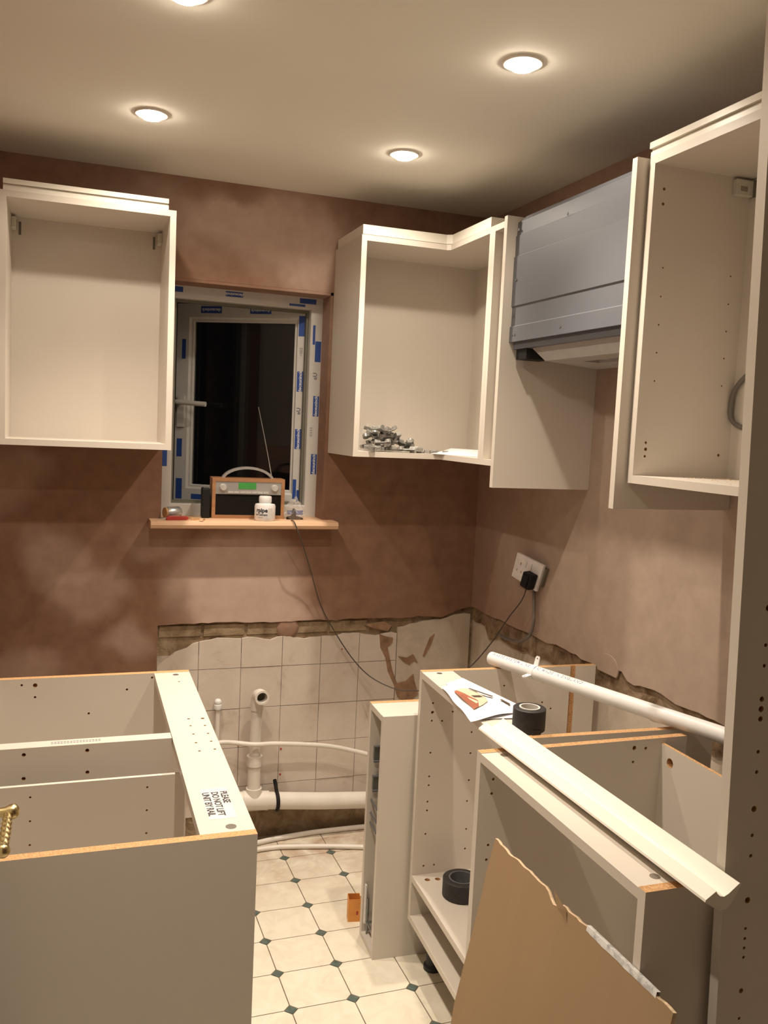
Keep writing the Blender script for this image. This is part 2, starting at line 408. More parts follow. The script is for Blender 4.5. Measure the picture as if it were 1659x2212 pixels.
# old wall tiles, 150 mm
bx('tile_bed', wb, -1.2, -.306, .0085, .0149, .10, .70, 'wall_joint')
ztiles = [.102, .202, .350, .496, .647]; xt = [-1.2, -1.056, -.904, -.753, -.607, -.457, -.306]
for i in range(6):
    for j in range(5):
        x0, x1 = xt[i]+.0011, xt[i+1]-.0011; z0 = ztiles[j]+.0011
        yy = .004 + random.uniform(-.0012, .0012)
        if j < 4:
            z1 = ztiles[j+1]-.0011; poly = [(x0, z0), (x1, z0), (x1, z1), (x0, z1)]
        else:
            n = 7; top = []
            for k in range(n+1):
                x = x1+(x0-x1)*k/n
                zt = .752 + jag(x, 3., .014, 11)
                if x < -1.07: zt = .752 - (-1.07-x)*.62 + jag(x, 3.5, .01, 15)
                top.append((x, max(zt, z0+.004)))
            poly = [(x0, z0), (x1, z0)] + top
        MB().prism(poly, yy, .0149, 'y', 'wall_tile').build('wall_tile', wb)
# painted render at the right of the tiles, with torn brown patches
n = 12; top = [(-.304+(.304-.0)*k/n, .775 + .05*k/n + jag(k*.03, 8., .012, 16)) for k in range(n+1)]
MB().prism([(0, .1), (-.304, .1)] + top, .005, .0149, 'y', 'old_paint').build('old_render', wb)
for k, poly in enumerate([[(-.378, .752), (-.352, .742), (-.322, .735), (-.325, .715), (-.343, .700), (-.330, .650), (-.318, .606), (-.297, .556), (-.262, .562), (-.232, .590), (-.226, .562), (-.207, .508), (-.25, .470), (-.291, .500), (-.312, .555), (-.338, .606), (-.350, .660), (-.372, .700)],
                          [(-.297, .662), (-.262, .655), (-.236, .668), (-.214, .632), (-.232, .640), (-.25, .626), (-.275, .640)],
                          [(-.17, .73), (-.150, .745), (-.165, .70), (-.19, .655), (-.195, .66)],
                          [(-.44, .79), (-.40, .795), (-.362, .80), (-.33, .785), (-.345, .762), (-.40, .775)]]):
    MB().prism(poly, .0018, .0149, 'y', 'brick_side').build('torn_patch', wb)
# blob of plaster and hole left in the exposed strip
b = MB(); b.lathe([(.045, 0), (.043, .006), (.030, .013), (.018, .012), (.006, .016), (0, .016)], (-.735, .0149, .79), 'plaster_plain', 18, Matrix.Rotation(rad(90), 3, 'X')); b.build('plaster_lump', wb, 60)
holes(wb, 'wall_plug', [(-.745, .003, .332, .004), (-.745, .003, .235, .004), (-.905, .003, .36, .004), (-.525, .003, .70, .003)], (0, -1, 0), mat='red_plastic')
bx('skirting_gap', wb, -1.2, -.0, .008, .0149, 0, .101, 'mortar')
# bricks showing through the exposed strip above the tiles
for k in range(5):
    x0 = -1.195+k*.155
    MB().prism([(x0, .768+jag(x0, 2, .003)), (x0+.145, .768), (x0+.146, .806), (x0+.002, .808)], .0095, .0149, 'y', 'mortar').build('brick', wb)
# right wall
wr = bx('wall_right', None, .015, .165, YF, .0149, 0, ZC, 'old_paint'); wr['kind'] = 'structure'
def zb_right(y): return .851 + jag(y, 11., .010, 10) + (.018 if -1.02 < y < -.93 else 0)
ys = [YF] + [-2.2+.03*k for k in range(74)]
ys = [y for y in ys if y < 0] + [0.]
pr = coat(ys, zb_right, ZC, None, 0., 'x').build('plaster_coat', wr); pr['label'] = 'pink dry plaster skim'
n = 60; low = [(0-2.2*k/n, .752 + .028*min(1, k/20) + jag(-2.2*k/n, 15., .026, 6) + (.05 if k < 4 else 0)) for k in range(n+1)]
MB().prism([(0, .862)] + low + [(-2.2, .862)], .008, .0149, 'x', 'stripped_band').build('stripped_band', wr)
MB().prism([(-.93+.055*math.cos(a), .862+.040*math.sin(a)) for a in [rad(k*15) for k in range(-2, 15)]], -.0022, .004, 'x', 'plaster_right').build('plaster_lump', wr, bevel=.0015)
# ------------------------------------------------------------------ ceiling downlights
LX, LY = (-1.302, -.582), (-.577, -1.296, -2.016)
dl_lab = {(0, 0): 'round recessed ceiling downlight over the left wall unit by the window wall', (1, 0): 'round recessed ceiling downlight before the corner wall unit',
          (0, 1): 'round recessed ceiling downlight over the base unit with the warning rail', (1, 1): 'round recessed ceiling downlight out from the extractor hood',
          (0, 2): 'round recessed ceiling downlight beside the brass door handle'}
for i, x in enumerate(LX):
    for j, y in enumerate(LY):
        if (i, j) == (1, 2): continue
        off = '_offscreen' if j == 2 else ''      # next lamp of the left row, above the camera side: it lights the near faces
        d = thing('ceiling_downlight'+off, (x, y, ZC), 0, dl_lab[i, j], 'downlight', 'recessed ceiling downlights')
        MB().lathe([(.030, -.0005), (.030, -.004), (.033, -.006), (.042, -.005), (.045, -.0005)], (0, 0, 0), 'moulding_white', 32).build('bezel', d, 50)
        MB().lathe([(.030, -.0005), (.0295, -.008), (.024, -.014), (.012, -.0175), (0, -.018)], (0, 0, 0), 'lamp_lens', 24).build('lamp_lens'+off, d, 60)
        for nm, (w_, cone, bl) in zip(('downlight_beam', 'downlight_spill'), BEAMS):
            ld = bpy.data.lights.new(nm+off, 'SPOT'); lo = bpy.data.objects.new(nm+off, ld); COL.objects.link(lo)
            lo.location = (0, 0, -.022); lo.parent = d; ld.energy = w_; ld.color = LAMP_COL; ld.spot_size = rad(cone); ld.spot_blend = bl; ld.shadow_soft_size = .018
# ------------------------------------------------------------------ window
win = thing('window_1', (0, 0, 0), kind='structure')
FX0, FX1, FZ0, FZ1, FY0, FY1 = WX0+.010, WX1-.010, WZ0, WZ1-.010, .10, .165
def ring(name, parent, x0, x1, z0, z1, w, y0, y1, mat, chamfer=0.):
    b = MB(); o = [(x0, z0), (x1, z0), (x1, z1), (x0, z1)]; i = [(x0+w, z0+w), (x1-w, z0+w), (x1-w, z1-w), (x0+w, z1-w)]
    c = chamfer; i2 = [(x0+w+c, z0+w+c), (x1-w-c, z0+w+c), (x1-w-c, z1-w-c), (x0+w+c, z1-w-c)]
    vs = [(x, y0, z) for x, z in o] + [(x, y0, z) for x, z in i] + [(x, y0+c*1.2, z) for x, z in i2] + [(x, y1, z) for x, z in i2] + [(x, y1, z) for x, z in o]
    fs = []
    for k in range(4):
        q = (k+1) % 4
        for a in range(5):
            fs.append((a*4+k, a*4+q, ((a+1) % 5)*4+q, ((a+1) % 5)*4+k))
    return b.add(vs, fs, mat).build(name, parent)
ring('frame', win, FX0, FX1, FZ0, FZ1, .040, FY0, FY1, 'upvc', .003)
ring('frame_gasket', win, FX0+.036, FX1-.036, FZ0+.036, FZ1-.036, .016, FY0+.034, FY1-.004, 'gasket')
SW, SZ0, SZ1 = .540, 1.212, 1.972
sash = thing('sash', (-.655, .142, 0), rad(-33)); sash.parent = win
# sash local: x from 0 (hinge) to -SW, y thickness, z absolute
ring('sash_frame', sash, -SW, 0, SZ0, SZ1, .050, 0, .06, 'upvc', .006)
ring('glazing_bead', sash, -SW+.056, -.056, SZ0+.056, SZ1-.056, .008, .010, .03, 'upvc', .003)
bx('pane', sash, -SW+.062, -.062, .022, .042, SZ0+.060, SZ1-.060, 'pane_glass')
b = MB(); b.box(-SW+.012, -SW+.040, -.010, 0, 1.50, 1.62, 'upvc'); b.tube(smooth_path([(-SW+.026, -.006, 1.595), (-SW+.026, -.045, 1.595), (-SW+.045, -.052, 1.594), (-SW+.150, -.052, 1.590)], 4), .0095, 'upvc', 10)
b.build('window_handle', sash, 40)
def sticker(parent, c, w, h, xd, yd, txt, tsize):
    """blue protective-film print; c=centre, xd=text direction, yd=text up"""
    xd, yd = Vector(xd), Vector(yd); nz = xd.cross(yd); c = Vector(c)
    vs = [c+xd*sx*w/2+yd*sy*h/2+nz*e for e in (.0002, .0006) for sx, sy in ((-1, -1), (1, -1), (1, 1), (-1, 1))]
    MB().add(vs, [(3, 2, 1, 0), (4, 5, 6, 7), (0, 1, 5, 4), (1, 2, 6, 5), (2, 3, 7, 6), (3, 0, 4, 7)], 'tape_blue').build('film_print', parent)
    if txt: text('film_lettering', parent, txt, tsize, 'ink_white', frame_M(c+nz*.0008, xd, yd), bold=.0004)
UP, XR, DN = (0, 0, 1), (1, 0, 0), (-1, 0, 0)
for z, t in ((1.80, ''), (1.60, 'deceuninck'), (1.385, 'deceuninck')):
    sticker(win, (FX1-.013, FY0, z), .075, .022, UP, DN, t, .0165)
sticker(win, (FX1-.030, FY0, 1.86), .07, .009, UP, DN, '', 0)
for x, t in ((-.95, 'deceuninck'), (-.68, ''), (-1.16, '')):
    sticker(win, (x, FY0, FZ1-.014), .062, .018, DN, (0, 0, -1), t, .014)
sticker(win, (-.72, FY0, FZ1-.031), .06, .008, DN, (0, 0, -1), '', 0)
sticker(win, (FX0+.016, FY0, 1.40), .075, .020, UP, DN, '', 0); sticker(win, (-.70, FY0, FZ0+.016), .06, .016, XR, UP, '', 0)
for z, t in ((1.895, ''), (1.69, 'deceuninck'), (1.475, 'deceuninck')):
    sticker(sash, (-.034, 0, z), .075, .026, UP, DN, t, .0175)
sticker(sash, (-.042, 0, 1.285), .075, .014, UP, DN, '', 0); sticker(sash, (-.027, 0, 1.245), .075, .012, UP, DN, '', 0)
for x in (-.40, -.20): sticker(sash, (x, 0, SZ1-.022), .085, .026, DN, (0, 0, -1), 'deceuninck', .017)
sticker(sash, (-SW+.02, 0, 1.42), .07, .022, UP, DN, '', 0); sticker(sash, (-SW+.022, 0, 1.26), .08, .026, UP, DN, '', 0); sticker(sash, (-SW+.03, 0, 1.80), .075, .016, UP, DN, '', 0); sticker(sash, (-.43, 0, SZ0+.02), .07, .02, XR, UP, '', 0)
text('film_logo', sash, 'eU', .022, 'ink_grey', frame_M((-.036, -.0007, 1.58), UP, DN), bold=.0004); text('film_logo', win, 'eU', .022, 'ink_grey', frame_M((FX1-.020, FY0-.0007, 1.71), UP, DN), bold=.0004)
for z in (1.80, ): text('film_logo', sash, '<IIEE', .016, 'ink_grey', frame_M((-.034, -.0007, z), UP, DN))
text('film_logo', win, 'D.E.E.E', .012, 'ink_grey', frame_M((FX1-.028, FY0-.0007, 1.505), UP, DN))
# window board (sill)
SZ = 1.188
prof = [(-.085+.012, SZ-.027), (-.085+.004, SZ-.024), (-.085, SZ-.0135), (-.085+.004, SZ-.003), (-.085+.012, SZ), (.099, SZ), (.099, SZ-.0045), (.0005, SZ-.0045), (-.0005, SZ-.0045), (-.0005, SZ-.027)]
b = MB(); b.prism(prof[:4]+[prof[4], (-.0005, SZ), (-.0005, SZ-.027)], -1.238, -.585, 'x', 'board_wood')
b.box(WX0+.0105, WX1-.0105, -.0005, .0995, SZ-.0005, SZ, 'board_wood')
sill = b.build('window_board', None, 40, bevel=.003); tag(sill, 'pale wooden window board with rounded front edge', 'window sill')
# ------------------------------------------------------------------ things on the window board
r = thing('radio', (-1.022, .016, SZ), rad(-1.5), 'wood-cased portable radio with arched silver handle and green display', 'radio')
RW, RH, RD = .258, .143, .075
b = MB(); ring_w = .012
for a in ((0, RW, 0, ring_w), (0, RW, RH-ring_w, RH)): b.box(a[0], a[1], 0, RD, a[2], a[3], 'radio_wood')
b.box(0, ring_w, 0, RD, ring_w, RH-ring_w, 'radio_wood').box(RW-ring_w, RW, 0, RD, ring_w, RH-ring_w, 'radio_wood'); b.box(ring_w, RW-ring_w, RD-.006, RD, ring_w, RH-ring_w, 'radio_wood')
b.build('case', r)
bx('speaker_grille', r, ring_w, RW-ring_w, .006, .012, ring_w, .088, 'speaker_black')
fp = bx('control_panel', r, ring_w, RW-ring_w, .003, .012, .086, RH-ring_w, 'silver')
bx('display', fp, .092, .155, .0015, .004, .105, .128, 'lcd_green')
for k in range(7):
    bx('preset_button', fp, .055+k*.021, .074+k*.021, -.001, .004, .090, .096, 'silver_knob')
for x in (.038, RW-.036): MB().lathe([(.0125, 0), (.0125, .008), (.010, .011), (0, .0115)], (x, .003, .110), 'silver_knob', 20, Matrix.Rotation(rad(90), 3, 'X')).build('tuning_knob', fp, 40)
pts = [(RW/2 + .092*math.cos(a), RD*.5, RH-.014+.050*math.sin(a)) for a in [rad(12+156*k/14) for k in range(15)]]
b = MB()
for p, q in zip(pts[:-1], pts[1:]): pass
vs = []; n = len(pts)
for k, p in enumerate(pts):
    w = .011; th = .0045
    d = (Vector(pts[min(k+1, n-1)])-Vector(pts[max(k-1, 0)])).normalized(); nn = Vector((-d.z, 0, d.x))
    for sy, st in ((-1, -1), (1, -1), (1, 1), (-1, 1)): vs.append(Vector(p)+Vector((0, sy*w, 0))+nn*st*th)
fs = [(k*4+a, k*4+(a+1) % 4, k*4+4+(a+1) % 4, k*4+4+a) for k in range(n-1) for a in range(4)] + [(3, 2, 1, 0), ((n-1)*4, (n-1)*4+1, (n-1)*4+2, (n-1)*4+3)]
b.add(vs, fs, 'silver').build('carry_handle', r, 40)
MB().tube([(.221, .055, RH-.002), (.206, .055, RH+.07), (.188, .055, RH+.15), (.163, .055, RH+.255)], [.0019, .0016, .0013, .0010], 'silver', 8).build('aerial', r, 60)
# bottle of cement
bt = thing('cement_bottle', (-.844, -.038, SZ), 0, 'small white screw-cap bottle of pipe cement before the radio', 'bottle')
MB().lathe([(.0, 0), (.034, 0), (.0365, .003), (.0365, .052), (.034, .058), (.022, .060), (.020, .064), (0, .064)], (0, 0, 0), 'label_white', 32).build('bottle_body', bt, 40)
MB().lathe([(0, .064), (.0215, .064), (.0225, .067), (.0225, .082), (.020, .086), (0, .0865)], (0, 0, 0), 'pvc_white', 32).build('cap', bt, 40)
def wrap_text(name, parent, body, size, mat, a0, z, rr, bold=.0003):
    me = text_mesh(body, size, mat, 'CENTER', bold)
    for v in me.vertices:
        a = a0 + v.co.x/rr; v.co = Vector((rr*math.cos(a), rr*math.sin(a), z+v.co.y))
    o = bpy.data.objects.new(name, me); COL.objects.link(o); o.parent = parent; return o
wrap_text('lettering', bt, 'rpipe', .020, 'ink_black', rad(-120), .038, .0370, .0008)
wrap_text('lettering', bt, 'nt Cement', .010, 'ink_black', rad(-122), .023, .0370)
wrap_text('lettering', bt, 'Cement', .006, 'ink_grey', rad(-128), .013, .0370, 0)
vs = [(.0369*math.cos(rad(a)), .0369*math.sin(rad(a)), z) for z in (.010, .046) for a in range(-85, -55, 5)]
MB().add(vs, [(k, k+1, k+7, k+6) for k in range(5)], 'tape_core').build('label_panel', bt)
# black adaptor, penknife, tin, chips of wood, clear bag
bk = thing('speaker_box', (-1.041, .045, SZ), rad(-4), 'black upright plastic box against the end of the radio', 'box')
MB().box(-.014, .014, -.03, .03, 0, .105, 'black_plastic').build('shell', bk, bevel=.004); bx('top_slot', bk, -.008, .008, -.015, .015, .105, .107, 'steel_dark')
jar = thing('glass_jar', (-1.155, -.005, SZ+.021), rad(20), 'small glass jar with silver lid lying on the window board', 'jar')
MB().lathe([(0, -.028), (.018, -.028), (.021, -.024), (.021, .018), (.016, .024)], (0, 0, 0), 'silver', 20, Matrix.Rotation(rad(90), 3, 'Y')).build('jar_body', jar, 40)
MB().lathe([(.0165, .022), (.0185, .024), (.0185, .034), (0, .034)], (0, 0, 0), 'wood_light', 20, Matrix.Rotation(rad(-90), 3, 'Y')).build('lid', jar, 40)
kn = thing('penknife', (-1.145, -.050, SZ), rad(8), 'red-handled pocket knife lying before the glass jar', 'knife')
MB().prism([(-.040, 0), (.028, 0), (.036, .006), (.030, .013), (-.032, .015), (-.042, .008)], -.008, .008, 'y', 'red_plastic').build('handle', kn, bevel=.002)
MB().prism([(-.075, .003), (-.038, .004), (-.038, .010)], -.0015, .0015, 'y', 'silver').build('blade', kn)
for k, (x, y, a) in enumerate(((-1.085, -.045, 30), (-1.10, -.02, -15), (-1.065, -.06, 70))):
    o = MB().prism([(-.020, 0), (.022, 0), (.016, .006), (-.012, .009)], -.006, .006, 'y', 'wood_light').build('wood_scrap'); o.location = (x, y, SZ); o.rotation_euler = (0, 0, rad(a))
    tag(o, 'small offcut of wood lying on the window board', 'offcut', 'wood offcuts on the window board')
bag = thing('plastic_bag', (-.725, .01, SZ), 0, 'crumpled clear plastic bag beside the radio', 'bag')
def crumple(name, parent, sx, sy, sz, seed, mat, squash=1.):
    bm = bmesh.new(); bmesh.ops.create_icosphere(bm, subdivisions=4, radius=1)
    for v in bm.verts:
        d = 1+.28*noise.noise(v.co*2.2+Vector((seed, 0, 0)))+.16*noise.noise(v.co*5+Vector((0, seed, 0)))
        v.co = Vector((v.co.x*d*sx, v.co.y*d*sy, max(0, (v.co.z+.75)*d*sz)*(1-.3*abs(v.co.x))))
    me = bpy.data.meshes.new(name); bm.to_mesh(me); bm.free(); me.materials.append(MATS[mat])
    o = bpy.data.objects.new(name, me); COL.objects.link(o); o.parent = parent; return o
crumple('film', bag, .036, .038, .042, 3., 'clear_film')
b = MB(); b.prism([(-.030, 0), (.032, 0), (.026, .008), (.004, .012), (.002, .036), (-.006, .040), (-.012, .012), (-.028, .010)], -.012, .004, 'y', 'black_plastic'); b.build('contents', bag, bevel=.002)
# ------------------------------------------------------------------ wall units
ZB, ZT = 1.433, 2.153
def hanger(parent, x, y, z, sx, sy):
    """cabinet hanging bracket at an inner back corner. sx/sy: direction away from the side panel / from the back"""
    h = MB().box(min(0, .014*sx), max(0, .014*sx), min(0, .045*sy), max(0, .045*sy), -.034, .0, 'hardware_plastic').build('hanging_bracket', parent, bevel=.002); h.location = (x, y, z)
    b = MB(); b.box(min(.0141*sx, .015*sx), max(.0141*sx, .015*sx), min(.008*sy, .018*sy), max(.008*sy, .018*sy), -.012, -.004, 'cam_metal'); b.box(min(.0141*sx, .015*sx), max(.0141*sx, .015*sx), min(.008*sy, .018*sy), max(.008*sy, .018*sy), -.028, -.020, 'cam_metal'); b.build('bracket_screw', h)
def moulding(parent, name, poly_pts, z, h, mat='moulding_white', layers=None):
    """cornice of two stacked fillets following a plan path (front edge), depth set back behind it"""
    b = MB()
    for (d0, d1, z0, z1) in layers or ((.0, .050, 0, .012), (.004, .050, .0125, .018), (-.004, .050, .0185, h)):
        pts = [Vector(p) for p in poly_pts]; n = len(pts); L, R = [], []
        for i, p in enumerate(pts):
            t1 = (pts[i]-pts[i-1]).normalized() if i else (pts[1]-pts[0]).normalized()
            t2 = (pts[i+1]-pts[i]).normalized() if i < n-1 else t1
            n1, n2 = Vector((-t1.y, t1.x)), Vector((-t2.y, t2.x)); bis = (n1+n2); bis /= max(.2, bis.length_squared/2)
            L.append(p+bis*d0); R.append(p+bis*d1)
        vs = [(q.x, q.y, z+zz) for zz in (z0, z1) for q in L+R]; m2 = 2*n
        fs = []
        for i in range(n-1):
            fs += [(i, i+1, m2+i+1, m2+i), (n+i, m2+n+i, m2+n+i+1, n+i+1), (m2+i, m2+i+1, m2+n+i+1, m2+n+i), (i, n+i, n+i+1, i+1)]
        fs += [(0, m2, m2+n, n), (n-1, 2*n-1, m2+2*n-1, m2+n-1)]
        b.add(vs, fs, mat)
    return b.build(name, parent)
lw = thing('wall_cabinet', (-1.691, 0, ZB), 0, 'open white doorless wall cabinet hung left of the window', 'cabinet', 'white wall cabinets')
W_, H_ = .490, ZT-ZB
bx('side_panel', lw, 0, T, -.30, -.0005, 0, H_, 'melamine'); bx('side_panel', lw, W_-T, W_, -.30, -.0005, 0, H_, 'melamine')
bx('top_panel', lw, T, W_-T, -.30, -.0005, H_-T, H_, 'melamine'); bx('bottom_panel', lw, T, W_-T, -.30, -.0005, 0, T, 'melamine')
bx('back_panel', lw, T, W_-T, -.028, -.020, T, H_-T, 'melamine_inner')
hanger(lw, T, -.030, H_-.026, 1, -1); hanger(lw, W_-T, -.030, H_-.026, -1, -1)
for x in (T+.020, W_-T-.026): bx('rail_slot', lw, x, x+.007, -.0295, -.028, H_-.072, H_-.032, 'hanger_dark')
cn = moulding(None, 'cornice', [(-1.682, -.296), (-1.224, -.296)], ZT, .032); tag(cn, 'straight stepped white cornice strip on the wall cabinet left of the window', 'cornice')
# corner wall unit (L plan)
cw = thing('corner_wall_cabinet', (0, 0, ZB), 0, 'open white L-shaped corner wall cabinet right of the window', 'cabinet', 'white wall cabinets')
CX, CYN = -.612, -.617
Lp = [(CX+T, -.0005), (CX+T, -.30), (-.312, -.30), (-.300, -.308), (-.300, CYN+T), (-.0005, CYN+T), (-.0005, -.0005)]
MB().prism(Lp, 0, T, 'z', 'melamine').build('bottom_panel', cw); MB().prism(Lp, H_-T, H_, 'z', 'melamine').build('top_panel', cw)
bx('side_panel', cw, CX, CX+T, -.30, -.0005, 0, H_, 'melamine'); bx('side_panel', cw, -.30, -.0005, CYN, CYN+T, 0, H_, 'melamine')
bx('back_panel', cw, CX+T, -.070, -.028, -.020, T, H_-T, 'melamine_inner'); bx('back_panel', cw, -.070, -.062, CYN+T, -.020, T, H_-T, 'melamine_inner')
drill(part_of(cw, 'back_panel', 1), cw, 'shelf_pin_holes', [(-.070, -.20, z-ZB, .0022) for z in (1.82, 1.775, 1.73, 1.685, 1.64)], (-1, 0, 0), depth=0.006)
cn = moulding(None, 'cornice', [(CX+.004, -.012), (CX+.004, -.296), (-.312, -.296), (-.296, -.308), (-.296, CYN+.022)], ZT, .032, layers=((.004, .04, 0, .0028), (0, .045, .0028, .033))); tag(cn, 'white cornice strip bending round the top of the corner wall cabinet', 'cornice')
# narrow wall unit
nw = thing('narrow_wall_cabinet', (0, CYN-.0005, ZB), 0, 'slim open white wall cabinet between the corner unit and the hood panel', 'cabinet', 'white wall cabinets')
bx('side_panel', nw, -.30, -.0005, -T, 0, 0, H_, 'melamine'); bx('side_panel', nw, -.30, -.0005, -.131, -.131+T, 0, H_, 'melamine')
bx('top_panel', nw, -.30, -.0005, -.131+T, -T, H_-T, H_, 'melamine'); bx('bottom_panel', nw, -.30, -.0005, -.131+T, -T, 0, T, 'melamine'); bx('back_panel', nw, -.028, -.020, -.131+T, -T, T, H_-T, 'melamine_inner')
drill(part_of(nw, 'side_panel', 1), nw, 'shelf_pin_holes', [(-.282, -.131+T, z-ZB, .003) for z in (2.06, 2.03, 1.92, 1.89, 1.665, 1.635, 1.527, 1.498)], (0, 1, 0), depth=0.012)
# end panels either side of the hood
for y, lab in ((-.749, 'white end panel between the slim wall cabinet and the hood'), (-1.360, 'white end panel between the hood and the wall cabinet beside the tall unit')):
    o = bx('end_panel', None, -.3287, -.0005, y-T, y, 1.372, 2.1515, 'melamine', xm='gloss_edge'); tag(o, lab, 'panel', 'white end panels beside the hood')
# extractor hood
hd = thing('extractor_hood', (0, 0, 0), 0, 'grey steel extractor hood fitted between two white panels', 'extractor hood')
HY0, HY1 = -.7675, -1.3595
zf = [2.135, 2.096, 2.036, 1.896, 1.838, 1.795]
b = MB()                                          # folded front sheet
prof = [(-0.2940, zf[0]), (-0.2960, zf[1]+.001), (-0.2985, zf[1]-.001), (-0.2980, zf[2]+.003), (-0.3010, zf[2]), (-0.3010, zf[3]+.001), (-0.2975, zf[3]-.001), (-0.2980, zf[4]+.003), (-0.3020, zf[4]), (-0.3020, zf[5])]
back = [(-.290, zf[5]), (-.290, zf[0])]
b.prism([(p[0], p[1]) for p in prof+back], HY1, HY0, 'y', 'steel_grey'); b.build('front_sheet', hd)
bx('body', hd, -.2895, -.012, HY1+.004, HY0-.004, 1.80, 2.13, 'steel_grey')
MB().prism([(-.2939, 2.1352), (-.280, 2.150), (-.10, 2.150), (-.10, 2.1352)], HY1+.01, HY0-.02, 'y', 'steel_grey').build('top_flange', hd)
b = MB(); b.box(-.289, -.016, HY1+.006, HY0-.006, 1.775, 1.7999, 'steel_grey'); b.build('under_recess', hd)
b = MB()                                          # pull-out tray below
vs = [(-.27, -.85, 1.775), (-.03, -.80, 1.775), (-.03, -1.34, 1.775), (-.27, -1.34, 1.775), (-.255, -.90, 1.738), (-.04, -.83, 1.732), (-.04, -1.33, 1.732), (-.255, -1.33, 1.738)]
b.add(vs, [(0, 1, 2, 3), (4, 7, 6, 5), (0, 4, 5, 1), (1, 5, 6, 2), (2, 6, 7, 3), (3, 7, 4, 0)], 'hood_under').build('filter_tray', hd)
cut(part_of(hd, 'filter_tray'), MB().box(-.19, -.14, -1.30, -.99, 1.70, 1.752, 'hood_under'))
bx('lamp_slot', hd, -.1895, -.1405, -1.2995, -.9905, 1.751, 1.7515, 'hood_under')
for y in (-1.06, -1.20): MB().lathe([(0, -.012), (.012, -.010), (.018, 0)], (-.165, y, 1.751), 'hood_under', 14).build('lamp_cover', hd, 50)
bx('motor_block', hd, -.285, -.21, -.845, -.785, 1.745, 1.7749, 'black_plastic')
holes(hd, 'screws', [(-.3025, y, z, .004) for y, z in ((-.79, 2.11), (-.79, 1.97), (-.785, 1.815), (-.80, 1.815), (-1.05, 2.10), (-1.05, 1.815), (-1.34, 2.10), (-1.34, 1.95), (-1.34, 1.81), (-.782, 1.87))], (-1, 0, 0), mat='steel_dark', th=.001)
# wall unit beside tall housing
w2 = thing('wall_cabinet', (0, -1.385, ZB), 0, 'open white wall cabinet beside the tall unit with a cable inside', 'cabinet', 'white wall cabinets')
w2w = .62
bx('side_panel', w2, -.30, -.0005, -T, 0, 0, H_, 'melamine'); bx('side_panel', w2, -.30, -.0005, -w2w, -w2w+T, 0, H_, 'melamine')
bx('top_panel', w2, -.30, -.0005, -w2w+T, -T, H_-T, H_, 'melamine'); bx('bottom_panel', w2, -.30, -.0005, -w2w+T, -T, 0, T, 'melamine'); bx('back_panel', w2, -.036, -.028, -w2w+T, -T, T, H_-T, 'melamine_inner')
hp = [(-.272, 2.084, .0035), (-.272, 2.052, .0035), (-.271, 1.526, .003), (-.270, 1.511, .004), (-.271, 1.495, .003), (-.066, 1.504, .0035)] + [(x, z, .002) for x in (-.26, -.073) for z in (1.915, 1.852, 1.79, 1.728, 1.665)]
drill(part_of(w2, 'side_panel', 0), w2, 'shelf_pin_holes', [(x, -T, z-ZB, r_) for x, z, r_ in hp], (0, -1, 0), depth=0.012)
h = MB().box(0, .050, -.014, 0, -.036, 0, 'hardware_plastic').build('hanging_bracket', w2, bevel=.002); h.location = (-.088, -T, H_-.024)
b = MB(); b.box(.012, .030, -.0155, -.0139, -.026, -.016, 'cam_metal').box(.046, .0505, -.03, -.002, -.036, .0, 'hanger_dark'); b.build('bracket_slot', h)
cn = moulding(None, 'cornice', [(-.296, -1.379), (-.296, -2.02)], ZT, .032); tag(cn, 'straight stepped white cornice strip on the wall cabinet beside the tall unit', 'cornice')
b = MB()
for k in range(220):
    x, y = -.05-abs(random.gauss(0, .07)), -1.385-T-.02-abs(random.gauss(0, .20)); x = max(x, -.28); y = max(y, -1.96); s = random.uniform(.0008, .002)
    b.lathe([(s, 0), (s*.6, s*.6), (0, s*.7)], (x, y, ZB+T), 'sawdust', 5)
o = b.build('sawdust'); tag(o, 'scattered sawdust on the floor of the wall cabinet beside the tall unit', 'sawdust', kind='stuff')
pts = smooth_path([(-.030, -1.470, 1.700), (-.040, -1.445, 1.690), (-.046, -1.415, 1.655), (-.048, -1.4095, 1.615), (-.046, -1.413, 1.590), (-.042, -1.430, 1.575), (-.039, -1.46, 1.570), (-.0375, -1.52, 1.575)], 5)
o = MB().tube(pts, .0055, 'cable_grey', 10).build('power_cable', None, 60); tag(o, 'grey cable looping out inside the wall cabinet beside the tall unit', 'cable')
